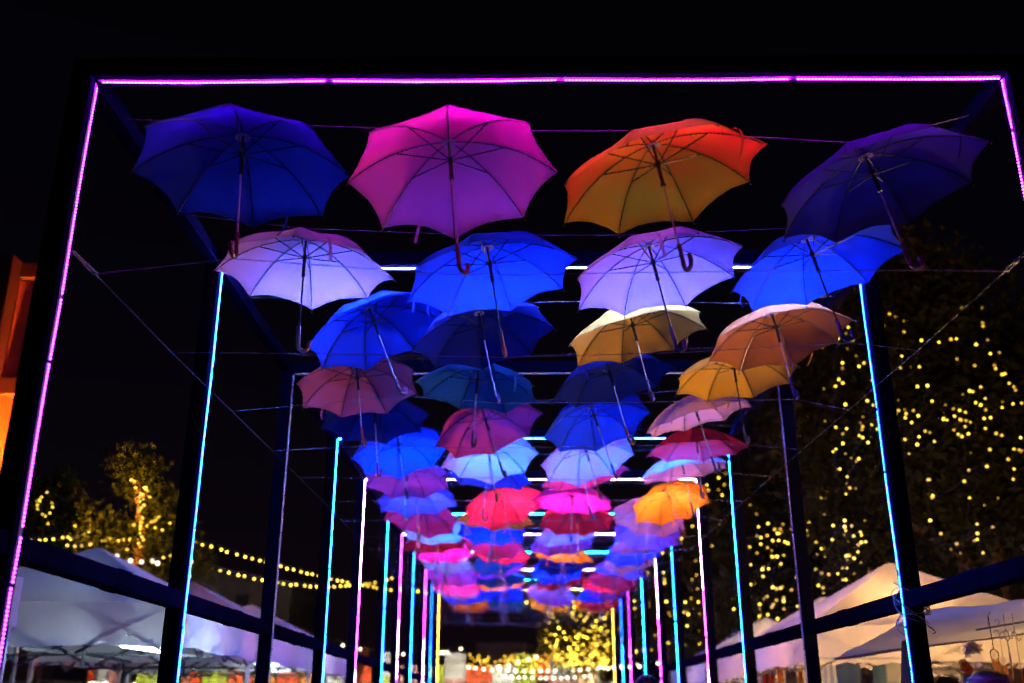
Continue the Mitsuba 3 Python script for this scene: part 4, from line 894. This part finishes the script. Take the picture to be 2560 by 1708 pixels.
PAL = [(240, 268, 1672, 1735, 'white', 1, 'white pallet at the left end of the pallet wall, beneath the left tents'), (270, 318, 1668, 1732, 'pink', 1, 'pinkish pallet seen left of the second arch post, under the nearest tent'),
       (215, 240, 1670, 1733, 'orange', 0, 'orange red pallet under the nearest white tent, left of the white one'), (340, 400, 1668, 1728, 'lime', 1, 'lime yellow pallet under the nearest white tent beside the pink one'),
       (452, 504, 1672, 1735, 'orange', 0, 'orange pallet just right of the second arch left post'), (505, 570, 1672, 1735, 'lime', 1, 'lime green pallet between orange ones under the middle tent'),
       (571, 633, 1673, 1736, 'orange', 1, 'bright orange pallet left of the unlit arch post'), (634, 690, 1674, 1736, 'amber', 0, 'amber pallet behind the unlit arch post'), (691, 750, 1675, 1737, 'orange', 0, 'orange pallet with upright slats under the farthest left tent'),
       (751, 815, 1676, 1738, 'amber', 0, 'amber yellow pallet with a white lamp before it'), (816, 870, 1690, 1745, 'white', 1, 'white pallet low at the end of the left tents'), (836, 872, 1632, 1688, 'pink', 1, 'tall dusty pink pallet rising past the end of the left tents'),
       (873, 930, 1660, 1722, 'orange', 0, 'orange pallet behind the pink arch left post'), (958, 990, 1690, 1745, 'lime', 1, 'small lime pallet low behind the cyan arch post'), (955, 990, 1632, 1689, 'white', 0, 'white pallet between two cyan arch posts on the left'),
       (1000, 1056, 1662, 1725, 'pink', 0, 'pink grey pallet left of the yellow arch'), (1058, 1110, 1662, 1725, 'lime', 1, 'lime pallet just inside the yellow arch, left end'), (1111, 1166, 1632, 1697, 'white', 0, 'tall white pallet with upright slats inside the yellow arch'),
       (1111, 1166, 1698, 1760, 'pink', 0, 'pink pallet below the tall white one'), (1167, 1229, 1664, 1726, 'orange', 1, 'bright orange pallet with level slats in the centre of the far end'), (1230, 1290, 1664, 1726, 'white', 0, 'white pallet between the orange and lime ones, far end'),
       (1291, 1342, 1634, 1698, 'lime', 1, 'tall lime pallet in the centre of the far end'), (1291, 1342, 1699, 1760, 'lime', 0, 'lower lime pallet below the tall lime one'), (1343, 1374, 1634, 1698, 'orange', 1, 'narrow orange pallet right of the tall lime one'),
       (1375, 1440, 1636, 1700, 'grey', 1, 'blue grey pallet under the golden tree'), (1375, 1440, 1701, 1760, 'pink', 0, 'dusty pink pallet below the blue grey one'), (1441, 1500, 1678, 1740, 'grey', 0, 'grey pallet at the right end by the yellow arch'),
       (1578, 1606, 1688, 1745, 'orange', 1, 'orange pallet low between the right pink and cyan posts')]
for q in PAL: pallet(*q)
# reed sheaf standing by the pallets
k = thing('reed_sheaf', 'tied sheaf of orange lit reeds beside the pink arch post', 'reed sheaf')
c = P(898, 1690, 27.0)
rs = []
for q in range(60):
    a = r_.uniform(0, 2 * math.pi); rr = r_.uniform(0, 0.16)
    t0, t1 = np.array([math.cos(a), math.sin(a), 0]), r_.uniform(0.8, 1.2)
    rs.append(tube([c + t0 * rr * 1.3 + [0, 0, -1.8], c + t0 * rr * 0.25 + [0, 0, 0.0], c + t0 * rr * 1.6 + [0, 0, 0.62 * t1]], 0.008, 4))
put('reeds', join(*rs), 'leather', k, kind='stuff')
put('band', tube([c + [0.06 * math.cos(a), 0.06 * math.sin(a), 0] for a in np.linspace(0, 6.3, 12)], 0.012, 5, False), 'rope', k)


# ------------------------------------------------------------------ far buildings
h = thing('house', 'dim brown gabled house far behind the left tents', 'house')
a, b, yh = P(420, 1500, 39), P(724, 1500, 39), 39.0
ze, zr_ = P(724, 1462, yh)[2], P(520, 1412, yh)[2]
x0, x1 = a[0] - 4, b[0]
v = np.array([[x0, yh, 0], [x1, yh, 0], [x1, yh, ze], [(x0 + x1) / 2, yh, zr_], [x0, yh, ze]])
v = np.vstack([v, v + [0, 6, 0]])
put('wall', (v, np.array([[0, 1, 2], [0, 2, 4], [2, 3, 4], [5, 7, 6], [5, 9, 7], [7, 9, 8], [0, 5, 6], [0, 6, 1], [1, 6, 7], [1, 7, 2], [0, 4, 9], [0, 9, 5]])), 'dark_wall', h)
for e in (x0, x1):
    mx = (x0 + x1) / 2
    s = np.sign(e - mx)
    put('roof', beam(((e + s * 0.25 + mx) / 2 + 0.0, yh - 0.3, (ze - 0.02 + zr_) / 2 + 0.05), ((e + s * 0.25 + mx) / 2, yh + 6.3, (ze - 0.02 + zr_) / 2 + 0.05), math.hypot(abs(e - mx) + 0.25, zr_ - ze) , 0.08, up=(-(zr_ - ze) * -s, 0, abs(e - mx))), 'roof_tile', h)
cw = P(606, 1500, yh)
wd = put('window', box((cw[0], yh - 0.02, cw[2]), (0.5, 0.05, 0.4)), 'black_metal', h)
hb2 = thing('shed', 'low dark shed with a framed flat front behind the far pallets', 'building')
a, b = P(1192, 1690, 40), P(1315, 1609, 40)
put('front_wall', box(((a[0] + b[0]) / 2, 41, b[2] / 2), (b[0] - a[0], 2, b[2])), 'dark_wall', hb2)
put('frame', join(beam((a[0], 39.96, 1), (a[0], 39.96, b[2]), 0.06, 0.06), beam((b[0], 39.96, 1), (b[0], 39.96, b[2]), 0.06, 0.06), beam((a[0] - .03, 39.96, b[2]), (b[0] + .03, 39.96, b[2]), 0.06, 0.06)), 'dark_wood', hb2)
hb3 = thing('long_roof', 'long low dark roofed building closing the far end of the market', 'building')
put('wall', box((P(1200, 1660, 44)[0], 46, 1.7), (22, 4, 3.4)), 'dark_wall', hb3)
put('roof', box((P(1200, 1660, 44)[0], 45.9, 3.5), (22.6, 4.8, 0.2)), 'roof_tile', hb3)


# ------------------------------------------------------------------ people
def chain(bones):
    out = []
    for (a, ra, b, rb) in bones:
        q = []
        for c, r0 in ((a, ra), (b, rb)):
            m = trimesh.creation.icosphere(subdivisions=2)
            q.append(m.vertices * r0 + np.asarray(c))
        out.append(m3.Manifold.hull_points(np.vstack(q).astype(np.float32)))
    m = m3.Manifold.batch_boolean(out, m3.OpType.Add).refine_to_length(0.03).to_mesh()
    t = trimesh.Trimesh(np.asarray(m.vert_properties[:, :3], float), np.asarray(m.tri_verts), process=True)
    trimesh.smoothing.filter_taubin(t, iterations=12)
    return np.asarray(t.vertices), np.asarray(t.faces)


def person(label, x, y, h, yaw, seed):
    k = thing('person', label, 'person')
    s = h / 1.75
    c, sn = math.cos(yaw), math.sin(yaw)
    M = lambda v: np.asarray(v) * s @ np.array([[c, sn, 0], [-sn, c, 0], [0, 0, 1]]) + [x, y, 0]   # noqa: E731
    hd = [((0, 0.0, 1.62), 0.092, (0, 0.035, 1.56), 0.072), ((0, 0.035, 1.56), 0.072, (0, 0.045, 1.52), 0.052), ((0, 0, 1.58), 0.06, (0, -0.01, 1.42), 0.055), ((0, 0.098, 1.575), 0.011, (0, 0.085, 1.60), 0.008)]
    hd += [((sg * 0.085, 0, 1.60), 0.02, (sg * 0.086, -0.008, 1.575), 0.014) for sg in (-1, 1)]
    body = hd + [((-0.15, 0, 1.37), 0.075, (0.15, 0, 1.37), 0.075), ((0, 0, 1.33), 0.13, (0, 0, 1.05), 0.115), ((-0.09, 0, 1.25), 0.10, (-0.09, 0, 0.95), 0.10), ((0.09, 0, 1.25), 0.10, (0.09, 0, 0.95), 0.10)]
    for sg in (-1, 1):
        body += [((sg * 0.19, 0, 1.38), 0.058, (sg * 0.24, -0.02, 1.10), 0.044), ((sg * 0.24, -0.02, 1.10), 0.044, (sg * 0.24, 0.05, 0.86), 0.03), ((sg * 0.24, 0.05, 0.86), 0.032, (sg * 0.235, 0.07, 0.78), 0.034)]
        for q in range(4):
            b = (sg * 0.235, 0.085 - 0.018 * q, 0.77)
            body.append((b, 0.0095, (sg * 0.228, 0.092 - 0.018 * q, 0.70 + 0.006 * abs(q - 1.3)), 0.008))
        body.append(((sg * 0.225, 0.09, 0.81), 0.011, (sg * 0.20, 0.12, 0.76), 0.009))
        body += [((sg * 0.095, 0, 0.92), 0.095, (sg * 0.10, 0.01, 0.50), 0.058), ((sg * 0.10, 0.01, 0.50), 0.058, (sg * 0.10, -0.02, 0.09), 0.04), ((sg * 0.10, -0.03, 0.05), 0.045, (sg * 0.11, 0.13, 0.035), 0.034)]
    v_, f_ = chain([(M(a), ra * s, M(b), rb * s) for a, ra, b, rb in body])
    put('body', (v_, f_), 'skin', k, smooth=60)
    tor = [((-0.15, 0, 1.37), 0.092, (0.15, 0, 1.37), 0.092), ((0, 0, 1.33), 0.15, (0, 0, 1.0), 0.14), ((-0.09, 0, 1.25), 0.118, (-0.09, 0, 0.92), 0.12), ((0.09, 0, 1.25), 0.118, (0.09, 0, 0.92), 0.12)]
    for sg in (-1, 1):
        tor += [((sg * 0.19, 0, 1.38), 0.074, (sg * 0.24, -0.02, 1.10), 0.06), ((sg * 0.24, -0.02, 1.10), 0.06, (sg * 0.24, 0.04, 0.90), 0.047)]
    put('jacket', chain([(M(a), ra * s, M(b), rb * s) for a, ra, b, rb in tor]), 'dark_clothes', k, smooth=60)
    leg = []
    for sg in (-1, 1):
        leg += [((sg * 0.095, 0, 0.95), 0.115, (sg * 0.10, 0.01, 0.50), 0.075), ((sg * 0.10, 0.01, 0.50), 0.075, (sg * 0.10, -0.02, 0.10), 0.062)]
    put('trousers', chain([(M(a), ra * s, M(b), rb * s) for a, ra, b, rb in leg]), 'dark_clothes', k, smooth=60)
    hr = [((0, -0.012, 1.64), 0.104, (0, -0.03, 1.60), 0.10), ((0, -0.03, 1.60), 0.10, (0, -0.04, 1.50), 0.075), ((-0.06, -0.02, 1.62), 0.06, (-0.07, -0.03, 1.52), 0.04), ((0.06, -0.02, 1.62), 0.06, (0.07, -0.03, 1.52), 0.04)]
    hv, hf = chain([(M(a), ra * s, M(b), rb * s) for a, ra, b, rb in hr])
    hv = hv + 0.012 * (meshkit.fbm(hv * 30, 3)[:, None] - 0.5) * np.array([1, 1, 0.5])
    put('hair', (hv, hf), 'hair', k, smooth=60)


pp = P(2452, 1680, 3.1)
person('person with dark hair in dark clothes, seen from behind at the lower right', pp[0], 3.1, 1.70 * (pp[2] / 1.70), 0.25, 1)
pp = P(1616, 1684, 8.2)
person('dark haired person farther back between the right arch posts', pp[0], 8.2, pp[2], 0.1, 2)
